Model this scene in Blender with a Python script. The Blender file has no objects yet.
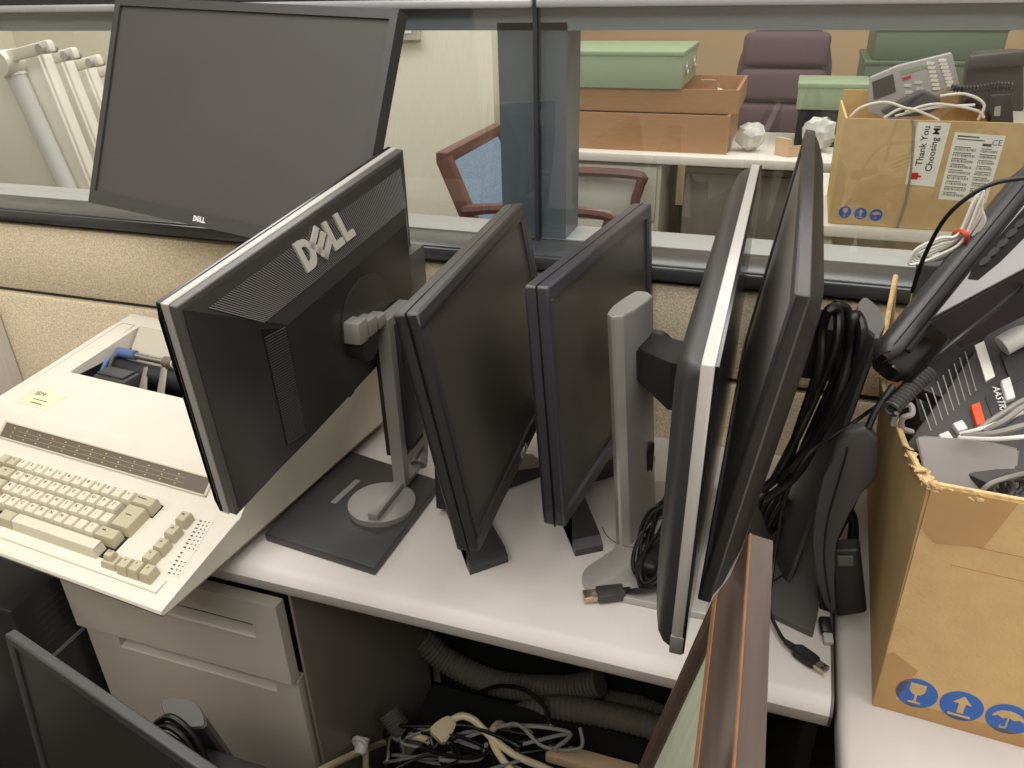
import bpy, bmesh, math, random
from mathutils import Matrix, Vector, Euler
random.seed(7)
V = Vector
SC = bpy.context.scene
COL = SC.collection
R_ = math.radians
DZ = 0.735                                   # desk top height
# ---------------------------------------------------------------- camera
F_PX = 790.0
CAM = V((0.0, 0.0, 1.40))
AX = ((0.946173, 0.131432, -0.295775), (0.322807, -0.449591, 0.832864), (-0.023513, -0.883512, -0.467818))
camd = bpy.data.cameras.new('camera')
camd.sensor_width = 36.0
camd.lens = F_PX / 1024 * 36.0
camd.clip_start = 0.02
cam = bpy.data.objects.new('camera', camd)
COL.objects.link(cam)
cm = Matrix(((AX[0][0], -AX[0][1], -AX[0][2]), (AX[1][0], -AX[1][1], -AX[1][2]), (AX[2][0], -AX[2][1], -AX[2][2]))).to_4x4()
cm.translation = CAM
cam.matrix_world = cm
SC.camera = cam

def ray(px, py):
    a, b, c = px - 512, py - 384, F_PX
    return V((AX[0][0]*a + AX[0][1]*b + AX[0][2]*c, AX[1][0]*a + AX[1][1]*b + AX[1][2]*c, AX[2][0]*a + AX[2][1]*b + AX[2][2]*c))
def at_z(px, py, z):                         # the point of a level surface seen at a photo pixel
    d = ray(px, py); return CAM + d * ((z - CAM.z) / d.z)
def at_y(px, py, y):
    d = ray(px, py); return CAM + d * ((y - CAM.y) / d.y)
def at_x(px, py, x):
    d = ray(px, py); return CAM + d * ((x - CAM.x) / d.x)

# ---------------------------------------------------------------- materials
def lin(c):
    return tuple((v/255/12.92 if v/255 <= .04045 else ((v/255 + .055)/1.055)**2.4) for v in c) + (1.0,)
MATS = {}
def mat(name, rgb, rough=.5, metal=0., var=.0, scale=60., bump=0., bscale=400., spec=.5, stretch=None, coat=0.):
    m = bpy.data.materials.new(name); m.use_nodes = True
    nt = m.node_tree; b = nt.nodes['Principled BSDF']
    b.inputs['Base Color'].default_value = lin(rgb)
    b.inputs['Roughness'].default_value = rough
    b.inputs['Metallic'].default_value = metal
    b.inputs['Specular IOR Level'].default_value = spec
    if coat: b.inputs['Coat Weight'].default_value = coat; b.inputs['Coat Roughness'].default_value = .15
    tc = nt.nodes.new('ShaderNodeTexCoord')
    src = tc.outputs['Object']
    if stretch:
        mp = nt.nodes.new('ShaderNodeMapping'); mp.inputs['Scale'].default_value = stretch
        nt.links.new(src, mp.inputs['Vector']); src = mp.outputs['Vector']
    if var:
        n = nt.nodes.new('ShaderNodeTexNoise'); n.inputs['Scale'].default_value = scale; n.inputs['Detail'].default_value = 4
        nt.links.new(src, n.inputs['Vector'])
        r = nt.nodes.new('ShaderNodeValToRGB')
        c = lin(rgb)
        r.color_ramp.elements[0].position = .3; r.color_ramp.elements[1].position = .7
        r.color_ramp.elements[0].color = tuple(v*(1-var) for v in c[:3]) + (1,)
        r.color_ramp.elements[1].color = tuple(min(1, v*(1+var)) for v in c[:3]) + (1,)
        nt.links.new(n.outputs['Fac'], r.inputs['Fac']); nt.links.new(r.outputs['Color'], b.inputs['Base Color'])
    if bump:
        n2 = nt.nodes.new('ShaderNodeTexNoise'); n2.inputs['Scale'].default_value = bscale; n2.inputs['Detail'].default_value = 3
        nt.links.new(src, n2.inputs['Vector'])
        bp = nt.nodes.new('ShaderNodeBump'); bp.inputs['Strength'].default_value = bump; bp.inputs['Distance'].default_value = .002
        nt.links.new(n2.outputs['Fac'], bp.inputs['Height']); nt.links.new(bp.outputs['Normal'], b.inputs['Normal'])
    MATS[name] = m
    return m
def glass_mat(name, tint=(.93, .95, .95), refl=.09):
    m = bpy.data.materials.new(name); m.use_nodes = True
    nt = m.node_tree; nt.nodes.clear()
    o = nt.nodes.new('ShaderNodeOutputMaterial'); mix = nt.nodes.new('ShaderNodeMixShader')
    t = nt.nodes.new('ShaderNodeBsdfTransparent'); t.inputs['Color'].default_value = tint + (1,)
    g = nt.nodes.new('ShaderNodeBsdfGlossy'); g.inputs['Roughness'].default_value = .02
    f = nt.nodes.new('ShaderNodeFresnel'); f.inputs['IOR'].default_value = 1.5
    a = nt.nodes.new('ShaderNodeMath'); a.operation = 'MULTIPLY_ADD'; a.inputs[1].default_value = 1.0; a.inputs[2].default_value = refl - .04
    a.use_clamp = True
    ge = nt.nodes.new('ShaderNodeNewGeometry'); iv = nt.nodes.new('ShaderNodeMath'); iv.operation = 'SUBTRACT'; iv.inputs[0].default_value = 1.0; nt.links.new(ge.outputs['Backfacing'], iv.inputs[1])
    mu = nt.nodes.new('ShaderNodeMath'); mu.operation = 'MULTIPLY'; nt.links.new(iv.outputs[0], mu.inputs[1])   # reflect once, at the face the light meets first
    nt.links.new(f.outputs['Fac'], a.inputs[0]); nt.links.new(a.outputs[0], mu.inputs[0]); nt.links.new(mu.outputs[0], mix.inputs['Fac'])
    nt.links.new(t.outputs[0], mix.inputs[1]); nt.links.new(g.outputs[0], mix.inputs[2]); nt.links.new(mix.outputs[0], o.inputs['Surface'])
    m.diffuse_color = tint + (.2,)
    MATS[name] = m
    return m

def fabric_mat(name, rgb, var=.35, scale=330):
    return mat(name, rgb, rough=.95, var=var, scale=scale, bump=.8, bscale=scale, spec=.1)

mat('laminate', (200, 193, 187), .36, var=.03, scale=20, spec=.4)
mat('laminate_edge', (206, 199, 192), .35)
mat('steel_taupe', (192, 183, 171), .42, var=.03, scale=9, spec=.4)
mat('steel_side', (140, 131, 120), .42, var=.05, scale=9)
mat('recess_shade', (96, 88, 78), .6)  # drawer taupe darkened to paint the shade inside the finger pulls
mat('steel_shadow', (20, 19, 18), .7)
fabric_mat('panel_fabric', (226, 210, 182), .24, 330)
mat('panel_metal', (112, 117, 122), .36, metal=.05, var=.04, scale=15)
mat('panel_metal_light', (176, 176, 178), .3, metal=.3)
mat('panel_dark', (45, 47, 50), .5)
glass_mat('pane', (.93, .95, .95), .11)
mat('cream', (218, 211, 197), .5, var=.02, scale=30, bump=.15, bscale=900, spec=.35)
mat('cream_key', (212, 205, 184), .5, spec=.35)
mat('beige_key', (186, 176, 150), .5, spec=.35)
mat('key_ink', (70, 62, 50), .6)
mat('cream_grey', (196, 188, 170), .55)
mat('base_grey', (120, 110, 96), .6)
mat('ruler_dark', (96, 86, 70), .4)
mat('ruler_ink', (190, 176, 140), .5)
mat('plate_ivory', (228, 218, 185), .4)
mat('ink', (100, 90, 70), .6)
mat('platen', (38, 39, 42), .55)
mat('well_black', (14, 13, 12), .7)
mat('chrome', (190, 186, 178), .22, metal=.9)
mat('blue_plastic', (82, 104, 150), .4)
mat('mech_grey', (120, 112, 100), .4, metal=.3)
mat('black_plastic', (33, 33, 33), .45, spec=.35, var=.06, scale=40, bump=.06, bscale=1500)
mat('black_satin', (46, 45, 43), .3, var=.05, scale=25)
mat('black_gloss', (24, 24, 25), .16)
mat('screen_dark', (40, 38, 35), .3)
mat('screen_reflection', (126, 121, 113), .5)  # reflection of the room painted into the screen colour
mat('phone_panel_lit', (172, 169, 169), .45, bump=.06, bscale=1500)  # phone black lightened: light on the cradle's top face is painted in
mat('ledge_dark', (60, 62, 64), .26, metal=.05, var=.04, scale=15)  # ledge metal darkened in front, its dark reflection painted in
mat('black_matte', (52, 51, 51), .42, bump=.1, bscale=1800, spec=.75)
mat('graphite', (80, 78, 75), .4, var=.04, scale=30)
mat('bluish_black', (55, 54, 60), .38, var=.04, scale=30, spec=.75)
mat('screen', (66, 62, 56), .38, var=.04, scale=5, spec=.5)
mat('screen_grey', (72, 70, 67), .5, var=.05, scale=6, spec=.4)
mat('screen_gloss', (74, 71, 66), .24, spec=.7)
mat('silver', (182, 178, 172), .3, metal=.4, var=.03, scale=20)
mat('silver_dark', (136, 133, 128), .36, metal=.15)
mat('silver_paint', (170, 167, 162), .4, metal=.1)
mat('logo_silver', (180, 175, 167), .25, metal=.2)
mat('silver_bright', (206, 203, 198), .32, metal=.3)
mat('ledge_lit', (188, 186, 180), .4)  # same ledge behind the glass, its bright reflection painted in
mat('rail_reflection_metal', (160, 164, 170), .36, metal=.05)  # post metal made lighter: glass reflections painted into the rail colour
mat('post_metal', (104, 111, 119), .36, metal=.05)
mat('grille', (12, 12, 12), .5)
mat('grille_line', (112, 110, 107), .45)
mat('cardboard', (200, 170, 122), .85, var=.06, scale=35, bump=.2, bscale=300, spec=.15)
mat('cardboard_inner', (214, 180, 122), .85, var=.08, scale=45, spec=.15)
mat('cardboard_torn', (212, 184, 136), .9, var=.25, scale=160, bump=1., bscale=160, spec=.1)
mat('tape', (172, 134, 80), .2, var=.05, scale=30, spec=.6)
mat('icon_blue', (42, 98, 178), .45)
mat('cable_black', (20, 20, 21), .4)
mat('cable_grey', (140, 136, 130), .5)
mat('cable_white', (226, 222, 214), .5)
mat('cable_cream', (222, 204, 170), .5)
mat('plug_metal', (200, 185, 160), .25, metal=.9)
mat('red_tie', (214, 84, 60), .5)
mat('orange_key', (226, 84, 44), .45)
mat('white_key', (214, 212, 210), .45)
mat('phone_grey', (170, 166, 164), .5, var=.02, scale=30)
mat('phone_dark', (64, 62, 61), .5)
mat('phone_black', (60, 58, 60), .38, bump=.08, bscale=1500)
mat('wood_frame', (74, 60, 53), .34, var=.2, scale=26, stretch=(3, .25, 3), coat=.3)
mat('wood_gilt', (122, 86, 56), .35, var=.15, scale=60)
mat('mat_green', (176, 182, 160), .5, var=.1, scale=14, stretch=(1, 6, 1))
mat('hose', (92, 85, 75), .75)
mat('floor_carpet', (52, 48, 45), .95, var=.3, scale=220, bump=.6, bscale=300, spec=.1)
mat('wallpaper', (240, 233, 214), .85, var=.05, scale=30, stretch=(8, 8, .6), spec=.15)
mat('wall_paint', (205, 196, 180), .85, spec=.15)
mat('wood_laminate_grey', (204, 197, 188), .5, var=.08, scale=18, stretch=(6, 6, .5))
mat('ceiling_tile', (236, 233, 226), .9)
mat('mahogany', (108, 74, 66), .32, var=.12, scale=25, stretch=(1, 1, .2))
fabric_mat('chair_blue', (140, 158, 178), .25, 160)
fabric_mat('purple', (104, 84, 90), .15, 200)
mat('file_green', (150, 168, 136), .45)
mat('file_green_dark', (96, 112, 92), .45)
mat('drawer_wood', (172, 130, 90), .5, var=.08, scale=20, stretch=(1, 8, 8))
mat('beige_steel', (206, 200, 182), .5)
mat('table_white', (232, 226, 214), .4)
mat('white_metal', (240, 234, 220), .4)
mat('grey_tube', (214, 216, 210), .35)
mat('paper', (236, 232, 222), .7)
mat('paper_print', (90, 86, 80), .7)
mat('plastic_bag', (205, 203, 196), .2, var=.2, scale=40)
mat('tan_box', (206, 174, 138), .8)
mat('text_dark', (40, 36, 34), .6)
mat('text_white', (225, 225, 225), .5)
mat('text_red', (196, 40, 44), .5)
mat('led_blue', (40, 110, 200), .4)

# ---------------------------------------------------------------- mesh helpers
I4 = Matrix.Identity(4)
def frame(o, ux, uy, uz):
    m = Matrix((tuple(ux) + (0,), tuple(uy) + (0,), tuple(uz) + (0,), (0, 0, 0, 1))).transposed()
    m.translation = V(o)
    return m
def rotm(yaw, tilt, roll, loc):              # yaw about z, then tilt about x, then roll about y
    m = (Matrix.Rotation(R_(yaw), 4, 'Z') @ Matrix.Rotation(R_(tilt), 4, 'X') @ Matrix.Rotation(R_(roll), 4, 'Y'))
    m.translation = V(loc)
    return m
def new(): return bmesh.new()
def merge(bm, tmp, M=I4):
    vm = {}
    for v in tmp.verts: vm[v] = bm.verts.new(M @ v.co)
    for f in tmp.faces:
        try:
            nf = bm.faces.new([vm[v] for v in f.verts]); nf.material_index = f.material_index
        except ValueError: pass
    tmp.free()
def bx(bm, lo, hi, M=I4, bev=0., seg=2, mi=0):
    t = bmesh.new()
    bmesh.ops.create_cube(t, size=1)
    c = [(a + b) / 2 for a, b in zip(lo, hi)]; s = [abs(b - a) for a, b in zip(lo, hi)]
    for v in t.verts: v.co = V((c[0] + v.co.x*s[0], c[1] + v.co.y*s[1], c[2] + v.co.z*s[2]))
    if bev: bmesh.ops.bevel(t, geom=list(t.edges), offset=min(bev, min(s)*.49), segments=seg, affect='EDGES', profile=.5)
    for f in t.faces: f.material_index = mi
    merge(bm, t, M)
def pr(bm, poly, z0, z1, M=I4, bev=0., seg=2, mi=0, top=None):
    """prism of a 2-D outline; top: another outline for the upper end"""
    t = bmesh.new()
    lo = [t.verts.new((x, y, z0)) for x, y in poly]; hi = [t.verts.new((x, y, z1)) for x, y in (top or poly)]
    n = len(poly)
    t.faces.new(lo[::-1]); t.faces.new(hi)
    for i in range(n): t.faces.new((lo[i], lo[(i+1) % n], hi[(i+1) % n], hi[i]))
    if bev: bmesh.ops.bevel(t, geom=list(t.edges), offset=bev, segments=seg, affect='EDGES', profile=.5)
    bmesh.ops.recalc_face_normals(t, faces=list(t.faces))
    for f in t.faces: f.material_index = mi
    merge(bm, t, M)
def loft(bm, rings, M=I4, caps=True, mi=0):
    t = bmesh.new()
    vs = [[t.verts.new(p) for p in r] for r in rings]; n = len(rings[0])
    for a, b in zip(vs, vs[1:]):
        for i in range(n): t.faces.new((a[i], a[(i+1) % n], b[(i+1) % n], b[i]))
    if caps: t.faces.new(vs[0][::-1]); t.faces.new(vs[-1])
    bmesh.ops.recalc_face_normals(t, faces=list(t.faces))
    for f in t.faces: f.material_index = mi
    merge(bm, t, M)
def spline(pts, k=6, closed=False):
    pts = [V(p) for p in pts]; n = len(pts); out = []
    rng = range(n) if closed else range(n - 1)
    for i in rng:
        if closed: p0, p1, p2, p3 = pts[i-1], pts[i], pts[(i+1) % n], pts[(i+2) % n]
        else: p0, p1, p2, p3 = pts[max(i-1, 0)], pts[i], pts[i+1], pts[min(i+2, n-1)]
        for j in range(k):
            t = j / k
            out.append(.5*((2*p1) + (p2-p0)*t + (2*p0-5*p1+4*p2-p3)*t*t + (3*p1-p0-3*p2+p3)*t**3))
    if not closed: out.append(pts[-1])
    return out
def tb(bm, pts, r, n=8, smooth=6, closed=False, M=I4, mi=0, rib=0., ribn=0):
    """tube along a smoothed path; rib: ring amplitude of a corrugated hose"""
    p = spline(pts, smooth, closed) if smooth else [V(q) for q in pts]
    if ribn:
        L = [0.]
        for a, b in zip(p, p[1:]): L.append(L[-1] + (b-a).length)
        q = []; m = ribn*4
        for i in range(m + 1):
            s = L[-1]*i/m; j = 0
            while j < len(L)-2 and L[j+1] < s: j += 1
            q.append(p[j].lerp(p[j+1], (s-L[j])/max(1e-9, L[j+1]-L[j])))
        p = q
    N = len(p); t = bmesh.new(); rings = []
    d0 = (p[1]-p[0]).normalized(); up = V((0, 0, 1)) if abs(d0.z) < .9 else V((1, 0, 0))
    u = d0.cross(up).normalized()
    for i in range(N):
        a = p[i-1] if (i or closed) else p[0]; b = p[(i+1) % N] if (i < N-1 or closed) else p[-1]
        d = (b-a).normalized() if (b-a).length > 1e-9 else d0
        u = (u - d*u.dot(d)).normalized(); w = d.cross(u)
        rr = (r[min(i*len(r)//N, len(r)-1)] if isinstance(r, (list, tuple)) else r) + (rib if (i % 4) in (1, 2) else 0)
        rings.append([t.verts.new(p[i] + (u*math.cos(2*math.pi*k/n) + w*math.sin(2*math.pi*k/n))*rr) for k in range(n)])
    for i in range(N if closed else N-1):
        a, b = rings[i], rings[(i+1) % N]
        for k in range(n): t.faces.new((a[k], a[(k+1) % n], b[(k+1) % n], b[k]))
    if not closed: t.faces.new(rings[0][::-1]); t.faces.new(rings[-1])
    bmesh.ops.recalc_face_normals(t, faces=list(t.faces))
    for f in t.faces: f.material_index = mi
    merge(bm, t, M)
def cy(bm, a, b, r0, r1=None, n=20, M=I4, mi=0):
    r1 = r0 if r1 is None else r1
    a, b = V(a), V(b); d = (b-a).normalized(); up = V((0, 0, 1)) if abs(d.z) < .9 else V((1, 0, 0))
    u = d.cross(up).normalized(); w = d.cross(u)
    loft(bm, [[a + (u*math.cos(2*math.pi*k/n) + w*math.sin(2*math.pi*k/n))*r0 for k in range(n)],
              [b + (u*math.cos(2*math.pi*k/n) + w*math.sin(2*math.pi*k/n))*r1 for k in range(n)]], M, mi=mi)
def ball(bm, c, r, s=(1, 1, 1), M=I4, n=16):
    t = bmesh.new(); bmesh.ops.create_uvsphere(t, u_segments=n, v_segments=n//2, radius=r)
    for v in t.verts: v.co = V((c[0]+v.co.x*s[0], c[1]+v.co.y*s[1], c[2]+v.co.z*s[2]))
    merge(bm, t, M)
def circ(r, n=28, cx=0, cy_=0, ry=None):
    return [(cx + r*math.cos(2*math.pi*i/n), cy_ + (ry or r)*math.sin(2*math.pi*i/n)) for i in range(n)]
def rrect(x0, y0, x1, y1, r, n=5):
    out = []
    for cx, cy_, a in ((x1-r, y0+r, -90), (x1-r, y1-r, 0), (x0+r, y1-r, 90), (x0+r, y0+r, 180)):
        for i in range(n+1):
            t = R_(a + 90*i/n); out.append((cx + r*math.cos(t), cy_ + r*math.sin(t)))
    return out
def txt(bm, s, size, M=I4, ext=.0004, mi=0, align='CENTER', off=0., sx=1.):
    c = bpy.data.curves.new('t', 'FONT'); c.body = s; c.size = size; c.extrude = ext; c.align_x = align; c.align_y = 'CENTER'; c.offset = off; c.resolution_u = 2
    o = bpy.data.objects.new('t', c); COL.objects.link(o)
    dg = bpy.context.evaluated_depsgraph_get()
    me = bpy.data.meshes.new_from_object(o.evaluated_get(dg))
    t = bmesh.new(); t.from_mesh(me)
    for v in t.verts: v.co.x *= sx
    for f in t.faces: f.material_index = mi
    merge(bm, t, M)
    bpy.data.objects.remove(o); bpy.data.curves.remove(c); bpy.data.meshes.remove(me)
def dell(bm, M, h, t=.001, mi=0):
    """the four-letter badge with its slanted E; drawn about the origin in x (width) and y (height)"""
    w = h*.78; s = h*.24
    def L(x):
        pr(bm, [(x, -h/2), (x+w*.78, -h/2), (x+w*.78, -h/2+s), (x+s, -h/2+s), (x+s, h/2), (x, h/2)], 0, t, M, mi=mi)
    x = -1.75*w
    n = 10                                                  # D
    outer = [(x, -h/2)] + [(x+w*.42 + w*.55*math.cos(R_(a)), h/2*math.sin(R_(a))) for a in range(-90, 91, 18)] + [(x, h/2)]
    cxm = x + w*.42
    inner = [(x+s, -h/2+s)] + [(cxm + (w*.55-s)*math.cos(R_(a)), (h/2-s)*math.sin(R_(a))) for a in range(-90, 91, 18)] + [(x+s, h/2-s)]
    tt = bmesh.new(); k = len(outer)
    vo = [[tt.verts.new((a, b, z)) for a, b in outer] for z in (0, t)]; vi = [[tt.verts.new((a, b, z)) for a, b in inner] for z in (0, t)]
    for i in range(k):
        j = (i+1) % k
        tt.faces.new((vo[1][i], vo[1][j], vi[1][j], vi[1][i])); tt.faces.new((vo[0][i], vo[0][j], vo[1][j], vo[1][i])); tt.faces.new((vi[1][i], vi[1][j], vi[0][j], vi[0][i]))
    for f in tt.faces: f.material_index = mi
    merge(bm, tt, M)
    E = M @ Matrix.Translation((x + w*1.52, 0, 0)) @ Matrix.Rotation(R_(34), 4, 'Z')   # E on its corner
    q = h*.42
    for a, b in (((-q, -q), (-q+s, q)), ((-q, -q), (q, -q+s*.8)), ((-q, -s*.4), (q, s*.4)), ((-q, q-s*.8), (q, q))):
        bx(bm, (a[0], a[1], 0), (b[0], b[1], t), E, mi=mi)
    L(x + w*2.1); L(x + w*3.0)

# ---------------------------------------------------------------- objects
def root_of(o):
    while o.parent: o = o.parent
    return o
def tag(o, label, cat=None, group=None, kind=None):
    if label: o['label'] = label
    if cat: o['category'] = cat
    if group: o['group'] = group
    if kind: o['kind'] = kind
    return o
def thing(name, loc, label, cat, group=None):
    o = bpy.data.objects.new(name, None); o.empty_display_size = .05
    COL.objects.link(o); o.location = V(loc)
    return tag(o, label, cat, group)
def obj(name, bm, m, parent=None, smooth=35, label=None, at=None):
    """one mesh object; vertices come in world coordinates and are stored relative to the thing's base"""
    L = V(root_of(parent).location) if parent else V(at or (0, 0, 0))
    bmesh.ops.translate(bm, verts=list(bm.verts), vec=-L)
    me = bpy.data.meshes.new(name); bm.to_mesh(me); bm.free()
    for q in (m if isinstance(m, (list, tuple)) else [m]): me.materials.append(MATS[q])
    if smooth:
        me.shade_smooth(); me.set_sharp_from_angle(angle=R_(smooth))
    o = bpy.data.objects.new(name, me); COL.objects.link(o)
    if parent: o.parent = parent
    else: o.location = L
    if label: o['label'] = label
    return o
def solo(name, bm, m, label, cat, group=None, at=None, smooth=35):
    if at is None:
        lo = [min(v.co[i] for v in bm.verts) for i in range(3)]; hi = [max(v.co[i] for v in bm.verts) for i in range(3)]
        at = ((lo[0]+hi[0])/2, (lo[1]+hi[1])/2, lo[2])
    return tag(obj(name, bm, m, None, smooth, at=at), label, cat, group)
def struct(name, bm, m, parent=None, smooth=35):
    o = obj(name, bm, m, parent, smooth)
    if not parent: o['kind'] = 'structure'
    return o
def clone(o, loc):                            # a copy of a thing with copies of its parts and their parts
    c = o.copy(); COL.objects.link(c); c.location = V(loc)
    def kids(src, dst):
        for ch in [x for x in bpy.data.objects if x.parent == src]:
            d = ch.copy(); COL.objects.link(d); d.parent = dst; kids(ch, d)
    kids(o, c)
    return c
# ================================================================ setting
YP = 1.081                                    # front of the cubicle partition
YG = 1.145                                    # its glass
bm = new(); bx(bm, (-4.2, -2.6, -.05), (3.2, 5.2, 0)); struct('floor', bm, 'floor_carpet', smooth=0)
bm = new(); bx(bm, (-4.2, -2.6, 2.75), (3.2, 5.2, 2.8)); struct('ceiling', bm, 'ceiling_tile', smooth=0)
bm = new(); bx(bm, (-4.2, -2.65, 0), (3.2, -2.6, 2.75)); struct('wall_front', bm, 'wall_paint', smooth=0)
bm = new(); bx(bm, (3.2, -2.6, 0), (3.25, 5.2, 2.75)); struct('wall_right', bm, 'wall_paint', smooth=0)
bm = new(); bx(bm, (-4.25, -2.6, 0), (-4.2, 5.2, 2.75)); struct('wall_left', bm, 'wallpaper', smooth=0)
bm = new(); bx(bm, (-1.35, 5.15, 0), (3.2, 5.2, 2.75)); struct('wall_back', bm, 'tan_box', smooth=0)
bm = new(); pr(bm, [(-4.2, 3.65), (-1.35, 3.65), (-1.35, 5.2), (-1.45, 5.2), (-1.45, 3.75), (-4.2, 3.75)], 0, 2.75); struct('wall_corner', bm, 'wallpaper', smooth=0)

# partition: fabric tiles, metal ledge, top rail, posts, two panes
bm = new(); bx(bm, (-2.3, YP, .03), (1.3, 1.225, .842), bev=.008)
pt = struct('wall_partition', bm, 'panel_fabric')
bm = new(); bx(bm, (-2.3, YP, .85), (1.3, 1.225, .988), bev=.008); struct('fabric_tile', bm, 'panel_fabric', pt)
bm = new(); bx(bm, (-2.3, YP+.012, .0), (1.3, 1.22, .999)); struct('partition_core', bm, 'panel_dark', pt, 0)  # its dark tone also paints the shadow line beneath the ledge lip
zt0 = at_y(512, 30, YG+.02).z; zt1 = at_y(512, 8, YG).z
xm = at_y(537, 130, YG).x
xl, xr_ = at_y(502, 130, YG+.02).x, at_y(568, 130, YG+.02).x
bm = new(); bx(bm, (-2.3, YG+.012, 1.0), (1.3, 1.232, 1.0205)); ledge_bm = bm
bm = new()
bx(bm, (-2.3, YG+.012, zt0), (1.3, 1.235, zt1+.03))
w1 = struct('window_1', bm, 'rail_reflection_metal')
bm = new(); bx(bm, (-2.3, YP-.004, 1.0), (1.3, YG+.012, 1.020), bev=.003); struct('ledge', bm, 'ledge_dark', w1); struct('ledge', ledge_bm, 'ledge_lit', w1, 0)
bm = new(); bx(bm, (-2.3, YP-.010, .998), (1.3, YP+.004, 1.0175), bev=.003); struct('ledge_lip', bm, 'ledge_dark', w1)
bm = new(); bx(bm, (-2.3, YG-.012, zt1), (xm-.003, YG+.02, zt1+.012), bev=.003); struct('top_trim', bm, 'panel_metal_light', w1)
bm = new(); bx(bm, (xm+.003, YG-.012, zt1), (1.3, YG+.02, zt1+.012), bev=.003); struct('top_trim', bm, 'panel_metal_light', w1)
bm = new(); bx(bm, (-2.3, YG-.004, zt1+.012), (1.3, 1.24, zt1+.10), bev=.004); struct('top_cap', bm, 'panel_dark', w1)
bm = new(); bx(bm, (xl, YG+.012, 1.02), (xr_, 1.232, zt0+.01)); struct('post', bm, 'post_metal', w1, 0)
bm = new(); bx(bm, (xm-.003, YG-.006, 1.018), (xm+.003, YG+.012, zt1+.02)); struct('mullion', bm, 'panel_dark', w1, 0)
bm = new(); bx(bm, (-2.3, YG-.002, 1.019), (xm-.003, YG+.004, zt1)); struct('glass_pane', bm, 'pane', w1, 0)
bm = new(); bx(bm, (xm+.003, YG-.002, 1.019), (1.3, YG+.004, zt1)); struct('glass_pane', bm, 'pane', w1, 0)
# low side panel of the cubicle at the far end of the typewriter
bm = new(); bx(bm, (-1.54, .15, 0), (-1.497, YP-.002, .838), bev=.003); struct('wall_side', bm, 'wood_laminate_grey')

# ================================================================ the main desk and its pedestal
YF = .620                                     # front edge of the worktop
d = thing('desk', (-.4, .85, 0), 'pale grey laminate cubicle desk holding the upright monitors', 'desk')
XR = .1115
prof = [(YF+.014, .735), (YF+.004, .730), (YF-.002, .721), (YF, .708), (YF+.004, .700), (YF+.012, .697), (1.079, .697), (1.079, .735)]
bm = new()
M = frame((-1.08, 0, 0), (0, 1, 0), (0, 0, 1), (1, 0, 0))
pr(bm, prof, 0, XR + 1.08, M); obj('worktop', bm, 'laminate', d, 30)
bm = new(); pr(bm, [(a - (.0004 if a < .7 else 0), b) for a, b in prof], 0, .003, frame((XR, 0, 0), (0, 1, 0), (0, 0, 1), (1, 0, 0))); obj('edge_band', bm, 'graphite', d)
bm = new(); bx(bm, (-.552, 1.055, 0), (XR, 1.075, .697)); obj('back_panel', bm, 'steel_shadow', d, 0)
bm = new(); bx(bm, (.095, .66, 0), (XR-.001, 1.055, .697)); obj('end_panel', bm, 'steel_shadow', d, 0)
# pedestal
XA, XB, YD = -.960, -.555, .650
p = thing('drawer_pedestal', ((XA+XB)/2, .84, 0), 'taupe steel two-drawer pedestal under the desk, top drawer slightly open', 'drawers')
bm = new()
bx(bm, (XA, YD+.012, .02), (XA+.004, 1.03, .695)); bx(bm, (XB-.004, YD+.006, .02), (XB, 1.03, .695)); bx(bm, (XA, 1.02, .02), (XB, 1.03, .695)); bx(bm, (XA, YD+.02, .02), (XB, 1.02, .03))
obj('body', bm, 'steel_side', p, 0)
bm = new(); bx(bm, (XA+.004, YD+.004, .677), (XB-.004, 1.02, .695)); obj('top_rail', bm, 'steel_taupe', p, 0)
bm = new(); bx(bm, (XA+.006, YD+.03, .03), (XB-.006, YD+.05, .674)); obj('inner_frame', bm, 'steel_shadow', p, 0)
def drawer(z0, z1, yf, hx0, hx1, hz):
    bm = new(); X0, X1 = XA+.004, XB-.013
    h0, h1 = hz-.013, hz+.013                 # a long recessed finger pull in the front
    bx(bm, (X0, yf, z0), (X1, yf+.018, h0)); bx(bm, (X0, yf, h1), (X1, yf+.018, z1)); bx(bm, (X0, yf, h0), (hx0, yf+.018, h1)); bx(bm, (hx1, yf, h0), (X1, yf+.018, h1))
    bmesh.ops.remove_doubles(bm, verts=list(bm.verts), dist=1e-5)
    dr = obj('drawer', bm, 'steel_taupe', p, 0)
    bm = new(); bx(bm, (X0+.006, yf+.018, z0+.01), (X0+.01, yf+.3, z1-.05)); bx(bm, (X1-.012, yf+.018, z0+.01), (X1-.008, yf+.3, z1-.05)); bx(bm, (X0+.006, yf+.018, z0+.01), (X1-.008, yf+.3, z0+.014))
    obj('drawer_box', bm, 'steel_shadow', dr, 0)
    bm = new(); bx(bm, (hx0, yf+.0165, h0), (hx1, yf+.0185, h1)); obj('recess', bm, 'recess_shade', dr, 0)
    bm = new()
    pr(bm, [(0, 0), (.0165, 0), (.0165, .005), (.002, .0025)], 0, hx1-hx0, frame((hx0, yf-.001, h0), (0, 1, 0), (0, 0, 1), (1, 0, 0)))
    obj('handle', bm, 'steel_taupe', dr, 20)
drawer(.508, .655, YD-.012, -.80, -.612, .600)
drawer(.05, .502, YD, -.893, -.608, .482)

# the return desk that carries the carton
rd = thing('return_desk', (.55, .5, 0), 'pale grey return desk meeting the main desk at a narrow gap, under the carton', 'desk')
bm = new(); bx(bm, (.1185, -.35, .697), (1.25, 1.075, .735), bev=.011, seg=4); obj('worktop', bm, 'laminate', rd)
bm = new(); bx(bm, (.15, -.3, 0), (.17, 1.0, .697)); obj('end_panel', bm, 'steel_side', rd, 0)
bm = new(); bx(bm, (1.2, -.3, 0), (1.22, 1.0, .697)); obj('end_panel', bm, 'steel_side', rd, 0)

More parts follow.
